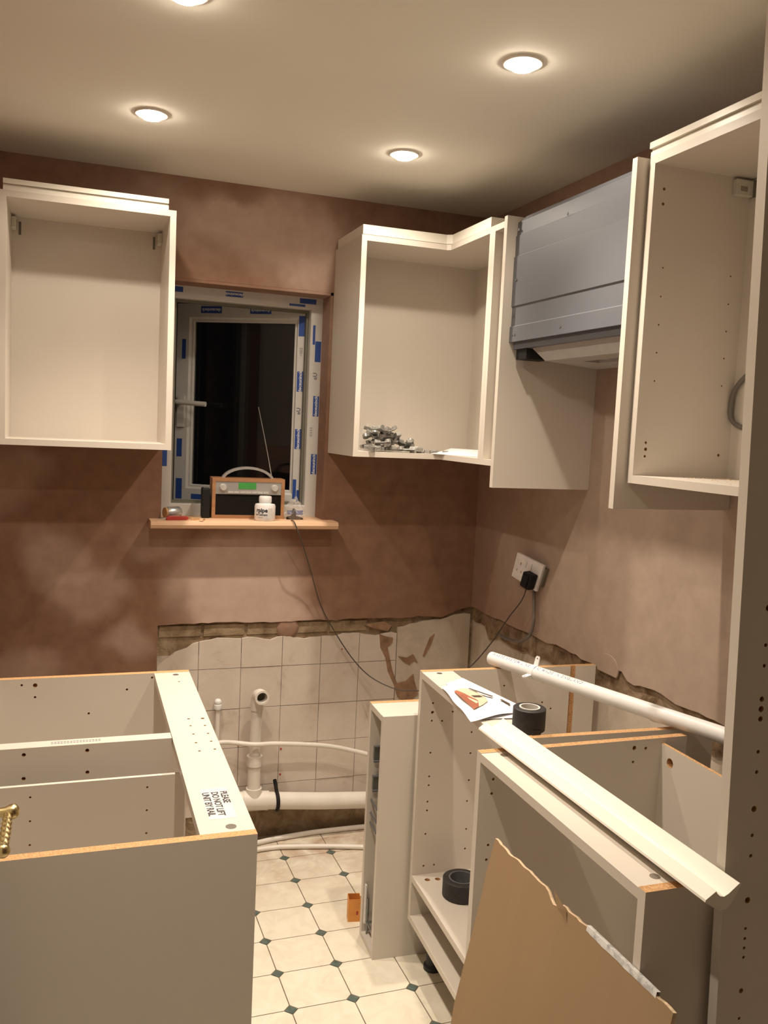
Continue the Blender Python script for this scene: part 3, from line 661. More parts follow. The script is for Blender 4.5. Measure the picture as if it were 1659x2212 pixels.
# ------------------------------------------------------------------ clips and paper in the corner unit
CZ = ZB+T
def bracket():
    t = thing('hinge_clip', (0, 0, 0))
    b = MB(); b.prism([(-.030, 0), (.022, 0), (.022, .003), (-.006, .003), (-.010, .011), (-.030, .011)], -.009, .009, 'y', 'clip_metal'); b.build('arm', t, bevel=.0012)
    b = MB(); b.lathe([(0, 0), (.0125, 0), (.0125, .010), (.010, .011), (.008, .004), (0, .003)], (.026, 0, 0), 'clip_metal', 14); b.build('cup', t, 40)
    return t
pro = bracket(); first = True
for k in range(52):
    if k < 46:
        lay = 0 if k < 16 else (1 if k < 30 else (2 if k < 40 else 3))
        x = -.530 + (k % 12)*.016 + random.uniform(-.012, .012) if lay == 0 else -.515 + random.random()*(0, .115, .085, .06)[lay]
        y = -.235 + random.uniform(-.05, .075); z = CZ + .004 + lay*.021 + random.uniform(0, .006)
        rot = (random.uniform(-.7, .7) if lay else random.choice((0, .3, -.3)), random.uniform(-.5, .5) if lay else 0, random.uniform(0, 6.28))
        if lay == 0: z = CZ+.004 + (.004 if rot[0] else 0)
    else:
        x = -.375 + (k-46)*.016; y = -.255 + random.uniform(-.03, .03); z = CZ; rot = (0, 0, random.uniform(0, 6.28))
    if first: t = pro; first = False
    else:
        t = pro.copy(); COL.objects.link(t)
        for ch in pro.children:
            c = ch.copy(); COL.objects.link(c); c.parent = t
    t.location = (x, y, z); t.rotation_euler = rot; t.scale = (.85, .95, 1.1)
    tag(t, 'small grey metal clip heaped in the corner wall cabinet', 'clip', 'metal clips heaped in the corner wall cabinet')
bag2 = thing('plastic_bag', (-.500, -.125, CZ), 0, 'crumpled clear plastic bag among the metal clips in the corner wall cabinet', 'bag')
crumple('film', bag2, .055, .030, .050, 9., 'clear_film')
def sheet(name, pts, bend, mat='paper', nx=8, ny=6, th=.0006):
    """paper quad pts (4 corners xyz) with bend(u,v)->dz"""
    a, b_, c, d = [Vector(p) for p in pts]; vs = []
    for e in (0, th):
        for j in range(ny+1):
            for i in range(nx+1):
                u, v = i/nx, j/ny; p = (a*(1-u)+b_*u)*(1-v)+(d*(1-u)+c*u)*v; vs.append(p+Vector((0, 0, bend(u, v)+e)))
    n = (nx+1)*(ny+1); q = lambda i, j: j*(nx+1)+i
    fs = []
    for j in range(ny):
        for i in range(nx):
            f = (q(i, j), q(i+1, j), q(i+1, j+1), q(i, j+1)); fs += [tuple(n+k for k in f), tuple(reversed(f))]
    edge = [q(i, 0) for i in range(nx+1)] + [q(nx, j) for j in range(1, ny+1)] + [q(i, ny) for i in range(nx-1, -1, -1)] + [q(0, j) for j in range(ny-1, 0, -1)]
    for k in range(len(edge)):
        e0, e1 = edge[k], edge[(k+1) % len(edge)]; fs.append((e0, e1, n+e1, n+e0))
    return MB().add(vs, fs, mat)
o = sheet('p', [(-.330, -.292, CZ), (-.215, -.50, CZ), (-.085, -.44, CZ), (-.22, -.215, CZ)], lambda u, v: .0005+.013*v+.007*math.sin(u*5)**2*(1-abs(2*v-1))+.006*v*v).build('paper_sheet', None, 60)
tag(o, 'crumpled white paper sheet lying in the corner wall cabinet', 'paper')
# ------------------------------------------------------------------ base units (front faces -x)
def leg(parent, x, y, h):
    l = MB().lathe([(0, 0), (.026, 0), (.026, .012), (.019, .016), (.017, h-.02), (.024, h-.012), (.024, h), (0, h)], (x, y, 0), 'dark_foot', 18).build('leg', parent, 40); return l
def base_unit(t, w, d, z0, z1, back=True, rails=True, shelf=None, legs=True, back_in=.065):
    """local: x 0 front .. d rear, y 0 far .. -w near"""
    for y in (-T, -w): bx('side_panel', t, 0, d, y, y+T, z0, z1, 'melamine', zp='chipboard', xm='gloss_edge')
    bx('bottom_panel', t, 0, d, -w+T, -T, z0, z0+T, 'melamine')
    if rails: bx('front_rail', t, 0, .092, -w+T, -T, z1-T-.0015, z1-.0015, 'melamine')
    if back: bx('back_panel', t, d-back_in-.008, d-back_in, -w+T, -T, z0+T, z1-.012, 'melamine_inner', zp='chipboard')
    if shelf: bx('shelf', t, .0, d-back_in-.03, -w+T, -T, shelf-T, shelf, 'melamine')
    if legs:
        for x in (.065, d-.08):
            for y in (-.05, -w+.05): leg(t, x, y, z0)
    return t
U2 = thing('base_cabinet', (-.566, -.858, 0), rad(-3), 'white base cabinet carrying the brochure and a roll of black tape', 'cabinet', 'white base cabinets')
u2w, u2d, u2z = .560, .545, .862
base_unit(U2, u2w, u2d, .131, u2z, back=False, shelf=.269)
fh = [(.025, .817), (.025, .771), (.025, .744, .0045), (.024, .72), (.055, .718), (.086, .743), (.147, .68), (.025, .627), (.147, .618), (.025, .558), (.025, .532), (.147, .538), (.024, .484), (.024, .458), (.145, .476), (.023, .389), (.147, .392), (.147, .333), (.022, .294), (.054, .294), (.24, .812), (.364, .817), (.364, .757), (.393, .737)]
drill(part_of(U2, 'side_panel', 0), U2, 'shelf_pin_holes', [(q[0]+.012, -T, q[1], q[2] if len(q) > 2 else .0028) for q in fh], (0, -1, 0), depth=0.012)
drill(part_of(U2, 'shelf'), U2, 'shelf_holes', [(.036, -.05, .269, .008), (.066, -.052, .269, .008)], (0, 0, 1), depth=0.013)
holes(U2, 'cam_fitting', [(.045, -.035, u2z-.0012, .008), (.045, -u2w+.035, u2z-.0012, .008)], (0, 0, 1), mat='cam_metal')
for k_, ya, yb in ((0, -T, -T+.007), (1, -u2w+T-.007, -u2w+T)):
    cut(part_of(U2, 'side_panel', k_), MB().box(.462, .478, min(ya, yb)-(.003 if k_ == 0 else 0), max(ya, yb)+(.003 if k_ else 0), .15, u2z+.01, 'chipboard'))
    bx('back_groove', U2, .4622, .4778, (-T+.006) if k_ == 0 else (-u2w+T-.0068), (-T+.0068) if k_ == 0 else (-u2w+T-.006), .152, u2z-.001, 'chipboard')
bx('rear_brace', U2, .47, .545-.001, -u2w+T, -T, .149, .25, 'melamine')
U3 = thing('base_cabinet', (-.686, -1.474, 0), rad(-.8), 'white base cabinet against the tall unit with the moulding laid over its top', 'cabinet', 'white base cabinets')
u3w, u3d, u3z = .586, .515, .868
base_unit(U3, u3w, u3d, .148, u3z, back=True, back_in=.060)
drill(part_of(U3, 'side_panel', 0), U3, 'shelf_pin_holes', [(x+.667, -T, z+.018, r_) for x, z, r_ in ((-.291, .832, .005), (-.261, .829, .0035), (-.292, .800, .003), (-.635, .791, .003), (-.637, .76, .003), (-.638, .647, .003), (-.640, .615, .003), (-.635, .50, .003), (-.637, .47, .003))], (0, -1, 0), depth=0.012)
drill(part_of(U3, 'back_panel'), U3, 'cable_hole', [(u3d-.068, -.052, .822, .011)], (-1, 0, 0), depth=0.02)
holes(U3, 'cam_fitting', [(.045, -.035, u3z-.0012, .0085), (.045, -u3w+.040, u3z-.0012, .0085), (.065, -.075, u3z-.0012, .002), (.07, -u3w+.10, u3z-.0012, .002)], (0, 0, 1), mat='cam_metal')
# narrow pull-out unit standing on the floor
NU = thing('narrow_base_cabinet', (-.651, -.690, 0), rad(-3), 'slim white pull-out base cabinet standing on the tiled floor', 'cabinet', 'white base cabinets')
nw_, nd_, nz_ = .140, .500, .724
for y in (-T, -nw_): bx('side_panel', NU, 0, nd_, y, y+T, 0, nz_, 'melamine', zp='chipboard' if y == -T else 'melamine')
bx('bottom_panel', NU, 0, nd_, -nw_+T, -T, 0, T, 'melamine'); bx('top_panel', NU, 0, nd_, -nw_+T, -T, nz_-T-.001, nz_-.001, 'melamine'); bx('back_panel', NU, nd_-.03, nd_-.022, -nw_+T, -T, T, nz_-T-.001, 'melamine_inner')
def runner(z, n):
    rr = bx('drawer_runner', NU, .012, .40, -T-.012, -T, z, z+.040, 'wire_metal')
    MB().tube([(.010, -T-.016, z+.042), (.42, -T-.016, z+.042)], .0035, 'steel_dark', 8).build('slide_rod', rr, 60)
    MB().tube([(.010, -T-.016, z-.002), (.42, -T-.016, z-.002)], .0035, 'steel_dark', 8).build('slide_rod', rr, 60)
runner(.555, 0); runner(.465, 1)
for z in (.43, .39, .36): MB().tube([(.012, -T-.002, z), (.010, -nw_+T+.03, z)], .003, 'steel_dark', 8).build('wire_stop', NU, 60)
b = MB()
for y in (-.036, -.075, -.104): b.tube([(.012, y, .055), (.45, y, .055)], .0035, 'wire_metal', 8)
for x in (.012, .08, .16, .24): b.tube([(x, -.030, .055), (x, -.110, .055)], .003, 'wire_metal', 8)
for x in (.012, .16): b.tube(smooth_path([(x, -.034, .02), (x, -.034, .10), (x, -.034, .13)], 2), .003, 'wire_metal', 8)
b.build('wire_basket', NU, 60); bx('front_bracket', NU, .004, .008, -.034, -.022, .05, .17, 'socket_white')
drill(part_of(NU, 'side_panel', 1), NU, 'shelf_pin_holes', [(.03, -nw_+T, z, .003) for z in (.66, .62, .49, .46, .28, .25)], (0, 1, 0), depth=0.012)
# tall housing at the right
TLs = thing('tall_cabinet', (0, -2.073, 0), 0, 'open white tall housing unit at the right wall beside the wall cabinet', 'cabinet', 'white base cabinets')
def lean(o, k=.0155):
    pass
tz = 2.225
b = MB(); tl = .020
for yy in ((-.0005-T, -.0005), (-.60, -.60+T)):
    vs = [(x, y, z) for x, z in ((-.552, 0), (-.0005, 0), (-.0005, tz), (-.552-.0318*tz, tz)) for y in yy]
    MB().add(vs, [(0, 2, 4, 6), (7, 5, 3, 1), (0, 1, 3, 2), (2, 3, 5, 4), (4, 5, 7, 6)], 'melamine').add([vs[0], vs[1], vs[7], vs[6]], [(0, 1, 2, 3)], 'gloss_edge').build('side_panel', TLs)
bx('top_panel', TLs, -.55, -.0005, -.60+T, -T-.0005, tz-T, tz, 'melamine'); bx('bottom_panel', TLs, -.54, -.0005, -.60+T, -T-.0005, .12, .12+T, 'melamine'); bx('back_panel', TLs, -.028, -.020, -.60+T, -T-.0005, .14, tz-T, 'melamine_inner')
th_ = [(1.44, .005), (1.369, .003), (1.339, .003), (1.297, .005), (1.242, .003), (1.211, .003), (1.161, .0042), (1.146, .0048), (1.131, .0042), (1.081, .003), (1.05, .003), (.993, .0048), (.952, .003), (.92, .003), (.85, .005), (.805, .0025), (.789, .0025), (.774, .0025), (.759, .0025), (.705, .004), (.66, .0025), (.63, .0025), (1.56, .003), (1.53, .003)]
drill(part_of(TLs, 'side_panel', 0), TLs, 'shelf_pin_holes', [(-.530-.016*(z-.7)/.74, -T-.0005, z, r_) for z, r_ in th_], (0, -1, 0), depth=0.012)
# ------------------------------------------------------------------ left base unit (front faces +x)
LB = thing('wide_base_cabinet', (-1.186, -.713, 0), rad(-.8), 'wide white base cabinet whose top rail carries a printed lifting warning', 'cabinet', 'white base cabinets')
lw_, ld_, lz = .995, .560, .854
for y in (-T, -lw_): bx('side_panel', LB, -ld_, 0, y, y+T, .13, lz, 'melamine', zp='chipboard', xp='gloss_edge')
bx('bottom_panel', LB, -ld_, 0, -lw_+T, -T, .13, .148, 'melamine')
rail = bx('front_rail', LB, -.092, 0, -lw_+T, -T, lz-T-.001, lz-.0008, 'gloss_edge')
bx('back_panel', LB, -ld_+.055, -ld_+.063, -lw_+T, -T, .148, lz-.012, 'melamine_inner')
dv = bx('divider', LB, -ld_+.064, -.093, -.512, -.478, .148, lz-.002, 'melamine', zp='gloss_edge')
ip = bx('inner_panel', LB, -ld_+.064, -.071, -.582, -.573, .148, .80, 'melamine_inner', xp='chipboard')
for x in (-.07, -ld_+.08):
    for y in (-.06, -lw_/2, -lw_+.06): leg(LB, x, y, .13)
zr = lz-.0006
rh = [(-.045, -.399, .0035), (-.014, -.402, .0045), (-.046, -.446, .003), (-.015, -.450, .003), (-.046, -.50, .003), (-.015, -.502, .003), (-.047, -.553, .003), (-.015, -.551, .003), (-.046, -.602, .003), (-.014, -.598, .003), (-.036, -.104, .003)]
drill(rail, rail, 'screw_holes', [(x, y, lz-.0008, r_) for x, y, r_ in rh], (0, 0, 1), depth=0.012)
holes(rail, 'cam_fitting', [(-.038, -.040, zr, .008), (-.038, -lw_+.038, zr, .0095)], (0, 0, 1), mat='cam_metal', th=.0004)
b = MB().box(-.070, -.022, -.925, -.795, zr-.0002, zr+.0002, 'label_soft'); b.build('warning_label', rail)
for k, ln in enumerate(('PLEASE', 'DO NOT LIFT', 'UNIT BY RAIL')):
    text('warning_lettering', rail, ln, .0176, 'ink_black', frame_M((-.030-.0165*k, -.812, zr+.0005), (0, -1, 0), (1, 0, 0)), 'LEFT', bold=.00042, spacing=.92)
drill(part_of(LB, 'side_panel', 0), LB, 'shelf_pin_holes', [(x+1.186, -T, z, r_) for x, z, r_ in ((-1.605, .838, .003), (-1.573, .836, .0055), (-1.573, .805, .003), (-1.442, .754, .003), (-1.347, .813, .003), (-1.283, .842, .003), (-1.200, .46, .004), (-1.20, .423, .004))], (0, -1, 0), depth=0.012)
drill(dv, dv, 'screw_holes', [(x+1.186, -.512, z, .004) for x, z in ((-1.572, .838), (-1.572, .788), (-1.45, .838), (-1.449, .791))], (0, -1, 0), depth=0.012)
drill(ip, ip, 'shelf_pin_holes', [(x+1.186, -.582, z, .0022) for x in (-1.556, -1.333) for z in (.777, .728, .679)], (0, -1, 0), depth=0.006)
for k in range(2):                                   # fine two-line print on the divider edge
    for j in range(16): bx('edge_print', dv, -.335+j*.0062, -.335+j*.0062+.0045, -.499+k*.008, -.496+k*.008, lz-.0021, lz-.0018, 'ink_grey')
# ------------------------------------------------------------------ brass lever on open door
dr = thing('door_1', (0, 0, 0), kind='structure')
bx('door_leaf', dr, -1.664, -1.624, -2.56, -1.80, .006, 1.98, 'door_paint')
lv = thing('lever_handle', (-1.624, -1.862, 1.0)); lv.parent = dr; lv['label'] = 'polished brass rope-twist lever handle'
MB().lathe([(0, 0), (.026, 0), (.026, .004), (.018, .008), (.008, .010), (.006, .030), (.0065, .048), (.0095, .054), (.010, .060), (.007, .064), (.003, .066), (0, .0665)], (0, 0, 0), 'brass', 24, Matrix.Rotation(rad(90), 3, 'Y')).build('boss', lv, 50)
pts = [(.052, -.006-.10*k/40, -.002) for k in range(41)]
b = MB(); vs = []; n = 18
for k, p in enumerate(pts):
    base = .0056 + .0006*math.sin(math.pi*k/40)
    for a in range(n):
        th = 2*math.pi*a/n; rr = base + .0009*math.sin(3*th + k*1.1); vs.append((p[0]+rr*math.cos(th), p[1], p[2]+rr*math.sin(th)))
fs = [(k*n+a, k*n+(a+1) % n, (k+1)*n+(a+1) % n, (k+1)*n+a) for k in range(40) for a in range(n)] + [tuple(range(n)), tuple(40*n+a for a in range(n))]
b.add(vs, fs, 'brass').build('grip', lv, 60)
MB().lathe([(.0065, 0), (.0088, .003), (.008, .007), (.004, .010), (0, .0105)], (.052, -.1045, -.002), 'brass', 18, Matrix.Rotation(rad(90), 3, 'X')).build('end_knob', lv, 50)
# ------------------------------------------------------------------ things on and around the right base units
mz = u3z+.0005
prof = [(0, .016), (.001, .0195), (.018, .0300), (.021, .0255), (.026, .0215), (.033, .0200), (.041, .0235), (.059, .0365), (.062, .0350), (.054, .0190), (.046, .0070), (.038, 0), (.026, 0), (.012, .0085)]
L_ = .732
mo = MB().prism(prof, 0, -L_, 'y', 'moulding_white').build('cornice_moulding', None, 35)
mo.location = (-.648, -1.398, u3z); mo.rotation_euler = (0, 0, rad(.1))
tag(mo, 'loose length of white S-profile cornice moulding laid over the base cabinet tops', 'moulding')
# waste pipe across the cabinets
p0, p1 = Vector((-.338, -.845, u2z+.0200)), Vector((.0, 0, 0))
p1 = Vector((-.060, -1.86, u2z+.036)); R_ = .0190
wp = thing('loose_waste_pipe', (0, 0, 0), 0, 'loose white plastic waste pipe lying across the base cabinets to the tall unit', 'pipe')
dirv = (p1-p0).normalized(); side = Vector((0, 0, 1)).cross(dirv).normalized(); upv = dirv.cross(side)
b = MB(); n = 28; vs = []
for p, rr in ((p0, R_), (p1, R_), (p1, R_-.002), (p0, R_-.002)):
    for k in range(n):
        a = 2*math.pi*k/n; vs.append(p+side*math.cos(a)*rr+upv*math.sin(a)*rr)
fs = [((q)*n+k, q*n+(k+1) % n, ((q+1) % 4)*n+(k+1) % n, ((q+1) % 4)*n+k) for q in range(4) for k in range(n)]
b.add(vs, fs, 'pvc_white').build('pipe', wp, 50)
me = text_mesh('WASTE SYSTEM LINE 28 C MADE IN ENGLAND', .0135, 'ink_print', 'LEFT', .0002, 1.25)
a0 = rad(62)
outw = (p0-CAM); sgn = 1 if side.dot(outw) < 0 else -1
for v in me.vertices:
    a = rad(90)+sgn*-rad(18)*1 - v.co.y/R_*sgn*-1
    a = rad(118 if sgn < 0 else 62) + (v.co.y/R_)*(-1 if sgn < 0 else 1)
    v.co = p0 + dirv*(.012+v.co.x) + (side*math.cos(a)+upv*math.sin(a))*(R_+.0003)
o = bpy.data.objects.new('lettering', me); COL.objects.link(o); o.parent = wp
pcl = p0+dirv*.175
tow = side if side.dot(CAM-p0) > 0 else -side
for c, d in ((pcl-tow*.004+upv*(R_-.001), (upv*.95-tow*.25).normalized()), (pcl+tow*(R_-.002)-upv*.004, (tow*.9-upv*.12).normalized())):
    e = c+d*.022; ax = dirv*.008; nn = d.cross(dirv)*.0017
    vs = [q+k for k in (nn, -nn) for q in (c-ax, c+ax, e+ax*.9, e+d*.005+ax*.5, e+d*.005-ax*.5, e-ax*.9)]
    fs = [(0, 1, 2, 3, 4, 5), (11, 10, 9, 8, 7, 6)] + [(k, (k+1) % 6, 6+(k+1) % 6, 6+k) for k in range(6)]
    cl = MB().add(vs, fs, 'pvc_white').build('clip_ear', wp)
    cut(cl, MB().disc(e-d*.002, .0028, nn, 'pvc_white', 10, .006))
MB().tube([pcl-dirv*.008, pcl+dirv*.008], R_+.0012, 'pvc_white', 24).build('clip_band', wp, 50)
# brochure: folded printed leaflet draped over the cabinet's front rail
bz = u2z+.0008
BC = [(-.619, -1.300), (-.460, -1.262), (-.505, -.985), (-.578, -1.035)]
A, B_, C_, D_ = [Vector((*q, bz)) for q in BC]
bend = lambda u, v: .002+.010*math.sin(u*3.0)**2*(1-v)*.6+.004*math.sin(v*6)**2
br = thing('brochure', (0, 0, 0), 0, 'printed kitchen brochure lying open on the base cabinet beside the black tape', 'brochure')
sheet('pages', [A, B_, C_, D_], bend, 'paper', 12, 12).build('page', br, 60)
sheet('pages', [A+Vector((.05, .02, -.0015)), B_+Vector((.03, -.045, -.0015)), C_+Vector((.02, .02, -.0015)), D_+Vector((.03, .04, -.0015))], lambda u, v: .001+.003*u, 'paper', 4, 4).build('page', br, 60)
def on_page(poly, mat, name, e=.0012):
    vs = []
    for k in (0, .0003):
        for u, v in poly:
            p = (A*(1-u)+B_*u)*(1-v)+(D_*(1-u)+C_*u)*v; vs.append(p+Vector((0, 0, bend(u, v)+e+k)))
    n = len(poly); MB().add(vs, [tuple(range(n, 2*n)), tuple(reversed(range(n)))]+[(k, (k+1) % n, n+(k+1) % n, n+k) for k in range(n)], mat).build(name, br)
on_page([(.20, .20), (.45, .24), (.62, .30), (.75, .42), (.80, .62), (.62, .74), (.40, .76), (.22, .74)], 'print_cream', 'picture', .0030)
on_page([(.20, .20), (.33, .22), (.46, .36), (.48, .55), (.30, .74), (.20, .74)], 'print_red', 'picture', .0040)
on_page([(.50, .47), (.70, .44), (.70, .50), (.50, .54)], 'print_dark', 'picture', .0050); on_page([(.66, .70), (.72, .70), (.95, .42), (.88, .40)], 'print_dark', 'picture', .0050)
on_page([(.92, .14), (.97, .18), (.97, .30), (.92, .30)], 'print_dark', 'picture', .004)
# rolls of tape
def roll(name, loc, ro, ri, h, label, core):
    t = thing(name, loc, 0, label, 'tape', 'rolls of black tape')
    MB().lathe([(ri, 0), (ro-.002, 0), (ro, .002), (ro, h-.002), (ro-.003, h), (ri, h-.001), (ri, 0)], (0, 0, 0), 'tape_black', 40, None, False).build('tape_winding', t, 40)
    MB().lathe([(ri-.004, .001), (ri-.0001, .001), (ri-.0001, h+.001), (ri-.004, h+.001), (ri-.004, .001)], (0, 0, 0), core, 32, None, False).build('core', t, 40)
    return t
t1 = roll('tape_roll', (-.505, -1.366, u2z+.0005), .0375, .024, .052, 'roll of black tape with a pale core on the base cabinet rail', 'tape_core')
MB().box(-.012, .010, -.002, .0015, 0, .010, 'tape_black').build('loose_end', t1).location = (0, -.0375, 0)
roll('tape_roll', (-.475, -1.010, .2695), .052, .036, .050, 'wide roll of black tape lying on the shelf inside a base cabinet', 'steel_dark')
# cardboard sheet leaning on the base unit
ct = thing('cardboard_sheet', (0, 0, 0), 0, 'torn brown corrugated cardboard sheet leaning on the base cabinet front', 'cardboard')
ca, cb = Vector((-.697, -1.606, .736)), Vector((-.697, -2.150, .742)); foot = Vector((-.150, 0, -.736))
nrm = (cb-ca).cross(foot).normalized()
n = 48; front, backv = [], []
for k in range(n+1):
    u = k/n; p = ca.lerp(cb, u); dz = jag(u*2, 21., .004, 12) + (-.012*math.exp(-((u-.42)/.03)**2)); p = p + foot.normalized()*(-dz)
    front.append(p)
bl, brr = ca+foot, cb+foot; brr.y += .0; bl.z = brr.z = .0
left = [ca.lerp(bl, k/20)+Vector((0, jag(k*.07, 33., .004, 12) if 0 < k < 20 else 0, 0)) for k in range(1, 20)]
poly = front + [cb.lerp(brr, k/10) for k in range(1, 10)] + [brr, bl] + list(reversed(left))
off = nrm*.0065*(1 if nrm.x < 0 else -1); m_ = len(poly)
vs = [p for p in poly] + [p+off for p in poly]
b = MB(); bm = bmesh.new(); va = [bm.verts.new(p) for p in vs]
f1 = bm.faces.new(va[:m_]); f2 = bm.faces.new(list(reversed(va[m_:]))); sf = []
for k in range(m_): sf.append(bm.faces.new((va[k], va[(k+1) % m_], va[m_+(k+1) % m_], va[m_+k])))
for f in sf: f.material_index = 1
bmesh.ops.triangulate(bm, faces=[f1, f2]); bmesh.ops.recalc_face_normals(bm, faces=bm.faces)
me = bpy.data.meshes.new('board'); bm.to_mesh(me); bm.free(); me.materials.append(MATS['cardboard']); me.materials.append(MATS['cardboard_edge'])
o = bpy.data.objects.new('board', me); COL.objects.link(o); o.parent = ct
ta, tb = .60, .93; fd = foot.normalized(); b = MB()
q = []
for k in range(13):
    u = ta+(tb-ta)*k/12; p = ca.lerp(cb, u); lw0 = .0045+jag(u*3, 40., .0015, 20)
    q.append([p+off*1.04+fd*lw0, p+off*1.04-fd*.0052, p-off*.05-fd*.0052, p-off*.05+fd*lw0])
b.add([v for r_ in q for v in r_], [(k*4+a, k*4+a+1, k*4+5+a, k*4+4+a) for k in range(12) for a in range(3)], 'packing_tape').build('tape_strip', ct)
p = ca.lerp(cb, .44)
b = MB(); b.add([p+off+fd*.012, p+off*1.1-fd*.010+Vector((0, .02, 0)), p+off*1.6+fd*.0-Vector((0, .03, 0)), p+off+fd*.020-Vector((0, .036, 0))], [(0, 1, 2, 3)], 'cardboard').build('torn_flap', ct)
# orange carton on the floor
oc = thing('orange_carton', (-.644, -.608, .0012), rad(-12), 'small open orange carton standing on the floor beside the slim cabinet', 'carton')
b = MB(); w_, h_ = .019, .072
for a in ((-w_, w_, -w_, -w_+.001), (-w_, w_, w_-.001, w_), (-w_, -w_+.001, -w_+.001, w_-.001), (w_-.001, w_, -w_+.001, w_-.001)): b.box(a[0], a[1], a[2], a[3], 0, h_, 'orange_card')
b.box(-w_+.001, w_-.001, -w_+.001, w_-.001, 0, .0012, 'orange_card'); b.build('carton_walls', oc)
bx('printed_mark', oc, .006, .012, -w_-.0003, -w_, .022, .034, 'red_plastic')
# ------------------------------------------------------------------ plumbing on the back wall
pw = thing('waste_pipe', (0, 0, 0), 0, 'white plastic waste pipe rising from the floor-level run with an open elbow', 'pipe')
vx, vy = -.853, -.048
MB().tube([(vx, vy, .150), (vx-.001, vy, .33)], .0235, 'pvc_old', 20).build('riser', pw, 50)
MB().tube([(vx-.001, vy, .31), (vx+.002, vy, .52)], .0205, 'pvc_old', 20).build('riser', pw, 50)
MB().tube([(vx-.001, vy, .300), (vx-.001, vy, .335)], .028, 'pvc_old', 20).build('coupling', pw, 50)
el = smooth_path([(vx+.002, vy, .505), (vx+.002, vy, .535), (vx+.003, vy-.008, .556), (vx+.005, vy-.028, .566), (vx+.006, vy-.050, .567)], 4)
b = MB(); b.tube(el, .0235, 'pvc_old', 22, caps=False)
e1, e2 = el[-1], el[-2]; dd = (e1-e2).normalized(); qm = dd.to_track_quat('Z', 'Y').to_matrix()
b.lathe([(.0235, 0), (.0255, 0), (.0255, .012), (.0185, .012), (.0185, -.016)], e1, 'pvc_old', 22, qm, False); b.build('elbow', pw, 50)
MB().tube([(-.905, -.046, .172), (-.60, -.05, .140), (-.18, -.05, .105)], .031, 'pvc_old', 24).build('horizontal_run', pw, 50)
MB().tube([(-.895, -.046, .1705), (-.80, -.047, .1615)], .0345, 'pvc_old', 24).build('tee_socket', pw, 50)
MB().tube([(vx, vy, .165), (vx, vy, .215)], .0285, 'pvc_old', 20).build('tee_branch', pw, 50)
st = [( -.772+.004*math.sin(a*2), -.047+.0325*math.cos(a), .157+.0325*math.sin(a)) for a in [rad(-130+k*20) for k in range(14)]] 
b = MB(); st = [Vector((-.770, -.020, .225)), Vector((-.770, -.045, .205))] + [Vector((-.768, -.047-.0345*math.sin(a), .158+.0345*math.cos(a))) for a in [rad(k*18) for k in range(0, 9)]]
b.tube(st, .007, 'black_plastic', 8); b.build('pipe_strap', pw, 60)
sp = thing('capped_pipe', (0, 0, 0), 0, 'thin white upright pipe with a rounded cap on the old wall tiles', 'pipe')
MB().tube([(-.985, -.012, .03), (-.985, -.012, .520)], .0085, 'pvc_old', 14).build('pipe', sp, 50)
MB().lathe([(.0135, -.010), (.0145, -.004), (.0135, .006), (.0105, .008), (.0125, .012), (.0125, .020), (.007, .026), (0, .027)], (-.985, -.012, .515), 'pvc_white', 18).build('cap', sp, 50)
def hose(pts, r_, lab, mat='pvc_old'):
    o = MB().tube(smooth_path(pts, 6), r_, mat, 12).build('flexible_hose', None, 60); return tag(o, lab, 'hose', 'white flexible hoses by the tiled wall')
hose([(-1.15, -.05, .37), (-1.02, -.052, .390), (-.958, -.055, .395), (-.865, -.082, .389), (-.773, -.072, .381), (-.598, -.065, .357), (-.48, -.07, .328), (-.38, -.075, .295), (-.30, -.06, .25)], .0085, 'white hose looping across the old wall tiles to the slim cabinet')
hose([(-1.05, -.09, .0105), (-.90, -.075, .0105), (-.786, -.050, .0105), (-.68, -.036, .0105), (-.591, -.030, .0105), (-.411, -.033, .0105), (-.25, -.05, .0105)], .0095, 'white hose on the floor lying tight along the back wall')
hose([(-1.10, -.13, .0105), (-.95, -.125, .0105), (-.80, -.110, .0105), (-.70, -.125, .0105), (-.596, -.150, .0105), (-.466, -.19, .0105), (-.33, -.25, .0105)], .0088, 'white hose on the floor curving out from the back wall')
# ------------------------------------------------------------------ socket, plug and cables
s0 = [Vector((-.040, -.424, 1.128)), Vector((-.018, -.568, 1.105)), Vector((-.018, -.527, 1.011)), Vector((-.040, -.392, 1.042))]   # TL TR BR BL
so = thing('wall_socket', (0, 0, 0), 0, 'white double wall socket hanging tilted off the right wall', 'socket')
sn = (s0[1]-s0[0]).cross(s0[3]-s0[0]).normalized(); sn = sn if sn.x < 0 else -sn
def sp_(u, v, e): return (s0[0]*(1-u)+s0[1]*u)*(1-v)+(s0[3]*(1-u)+s0[2]*u)*v + sn*e
def plate(u0, u1, v0, v1, e0, e1, mat, name, parent, bevel=0):
    vs = [sp_(u, v, e) for e in (e0, e1) for u, v in ((u0, v0), (u1, v0), (u1, v1), (u0, v1))]
    return MB().add(vs, [(3, 2, 1, 0), (4, 5, 6, 7), (0, 1, 5, 4), (1, 2, 6, 5), (2, 3, 7, 6), (3, 0, 4, 7)], mat).build(name, parent, bevel=bevel)
pl = plate(0, 1, 0, 1, -.004, .004, 'socket_white', 'face_plate', so, .0015)
pl.modifiers.clear(); slots = MB()
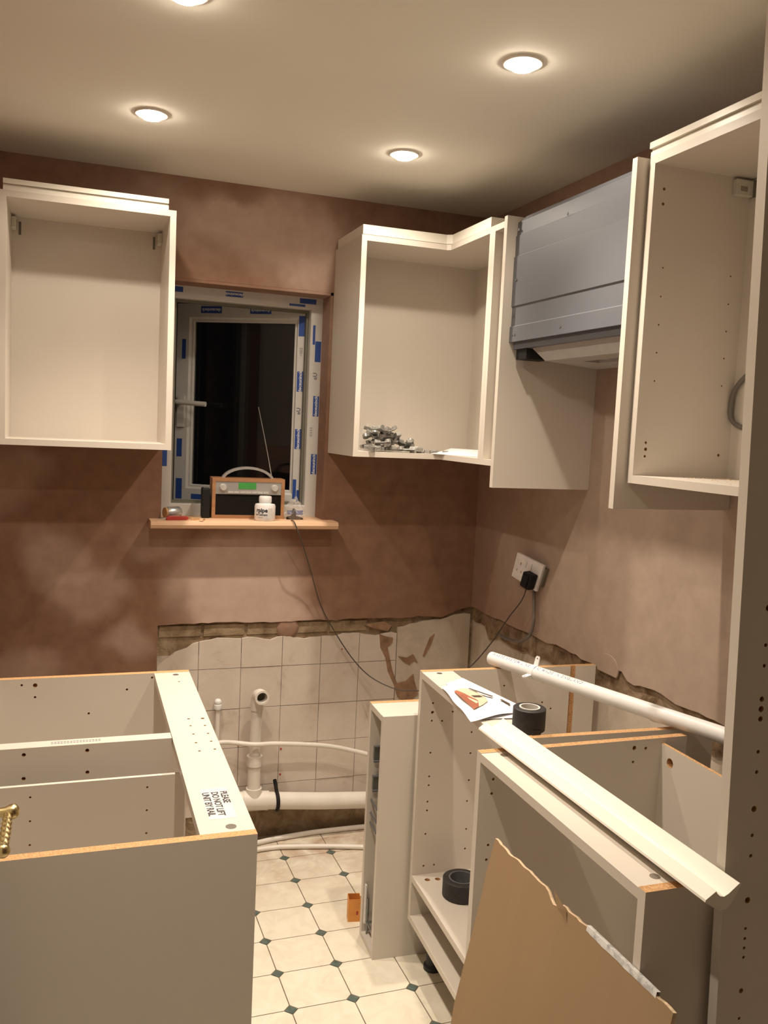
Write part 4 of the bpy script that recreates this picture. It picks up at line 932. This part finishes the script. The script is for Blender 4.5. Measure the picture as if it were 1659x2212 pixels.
for u0, u1, v0, v1 in ((.20, .24, .30, .42), (.12, .15, .60, .70), (.29, .32, .60, .70)):
    slots.add([sp_(u, v, e) for e in (-.002, .006) for u, v in ((u0, v0), (u1, v0), (u1, v1), (u0, v1))], [(3, 2, 1, 0), (4, 5, 6, 7), (0, 1, 5, 4), (1, 2, 6, 5), (2, 3, 7, 6), (3, 0, 4, 7)], 'socket_white')
    plate(u0+.003, u1-.003, v0+.006, v1-.006, -.0018, -.0012, 'hanger_dark', 'pin_slot', pl)
cut(pl, slots)
for u0 in (.36, .56): plate(u0, u0+.07, .15, .38, .004, .0075, 'socket_white', 'rocker_switch', pl)
plate(.12, 1.06, .12, .80, -.0165, -.0041, 'hanger_dark', 'back_box', so)
pg = thing('mains_plug', (0, 0, 0), 0, 'black three-pin mains plug pushed into the wall socket', 'plug')
plate(.60, .93, .40, .98, .0045, .034, 'black_plastic', 'plug_body', pg, .005); plate(.66, .87, .47, .90, .034, .040, 'black_plastic', 'finger_grip', pg, .002)
pe = sp_(.77, 1.02, .02)
cab = [(-.754, -.062, SZ+.0035), (-.750, -.086, SZ+.002), (-.738, -.090, SZ-.025), (-.722, -.085, 1.127), (-.671, -.05, 1.005), (-.629, -.03, .889), (-.582, -.024, .802), (-.496, -.022, .676), (-.426, -.05, .604), (-.35, -.1, .57), (-.296, -.15, .573), (-.23, -.22, .60), (-.148, -.3, .689), (-.087, -.35, .792), (-.062, -.42, .898), tuple(pe+Vector((-.004, .02, -.045))), tuple(pe)]
o = MB().tube(smooth_path(cab, 5), .0022, 'cable_dark', 7).build('radio_cable', None, 60); tag(o, 'thin dark cable hanging from the window board across to the wall socket', 'cable')
gc = [tuple(sp_(.80, .85, -.012)), tuple(sp_(.80, 1.1, -.012)), (-.020, -.521, .93), (-.020, -.516, .885), (-.020, -.495, .85), (-.020, -.43, .817), (-.012, -.33, .80), (-.004, -.252, .797)]
o = MB().tube(smooth_path(gc, 5), .0055, 'cable_grey', 9).build('socket_cable', None, 60); tag(o, 'grey cable drooping from below the wall socket into the wall', 'cable')
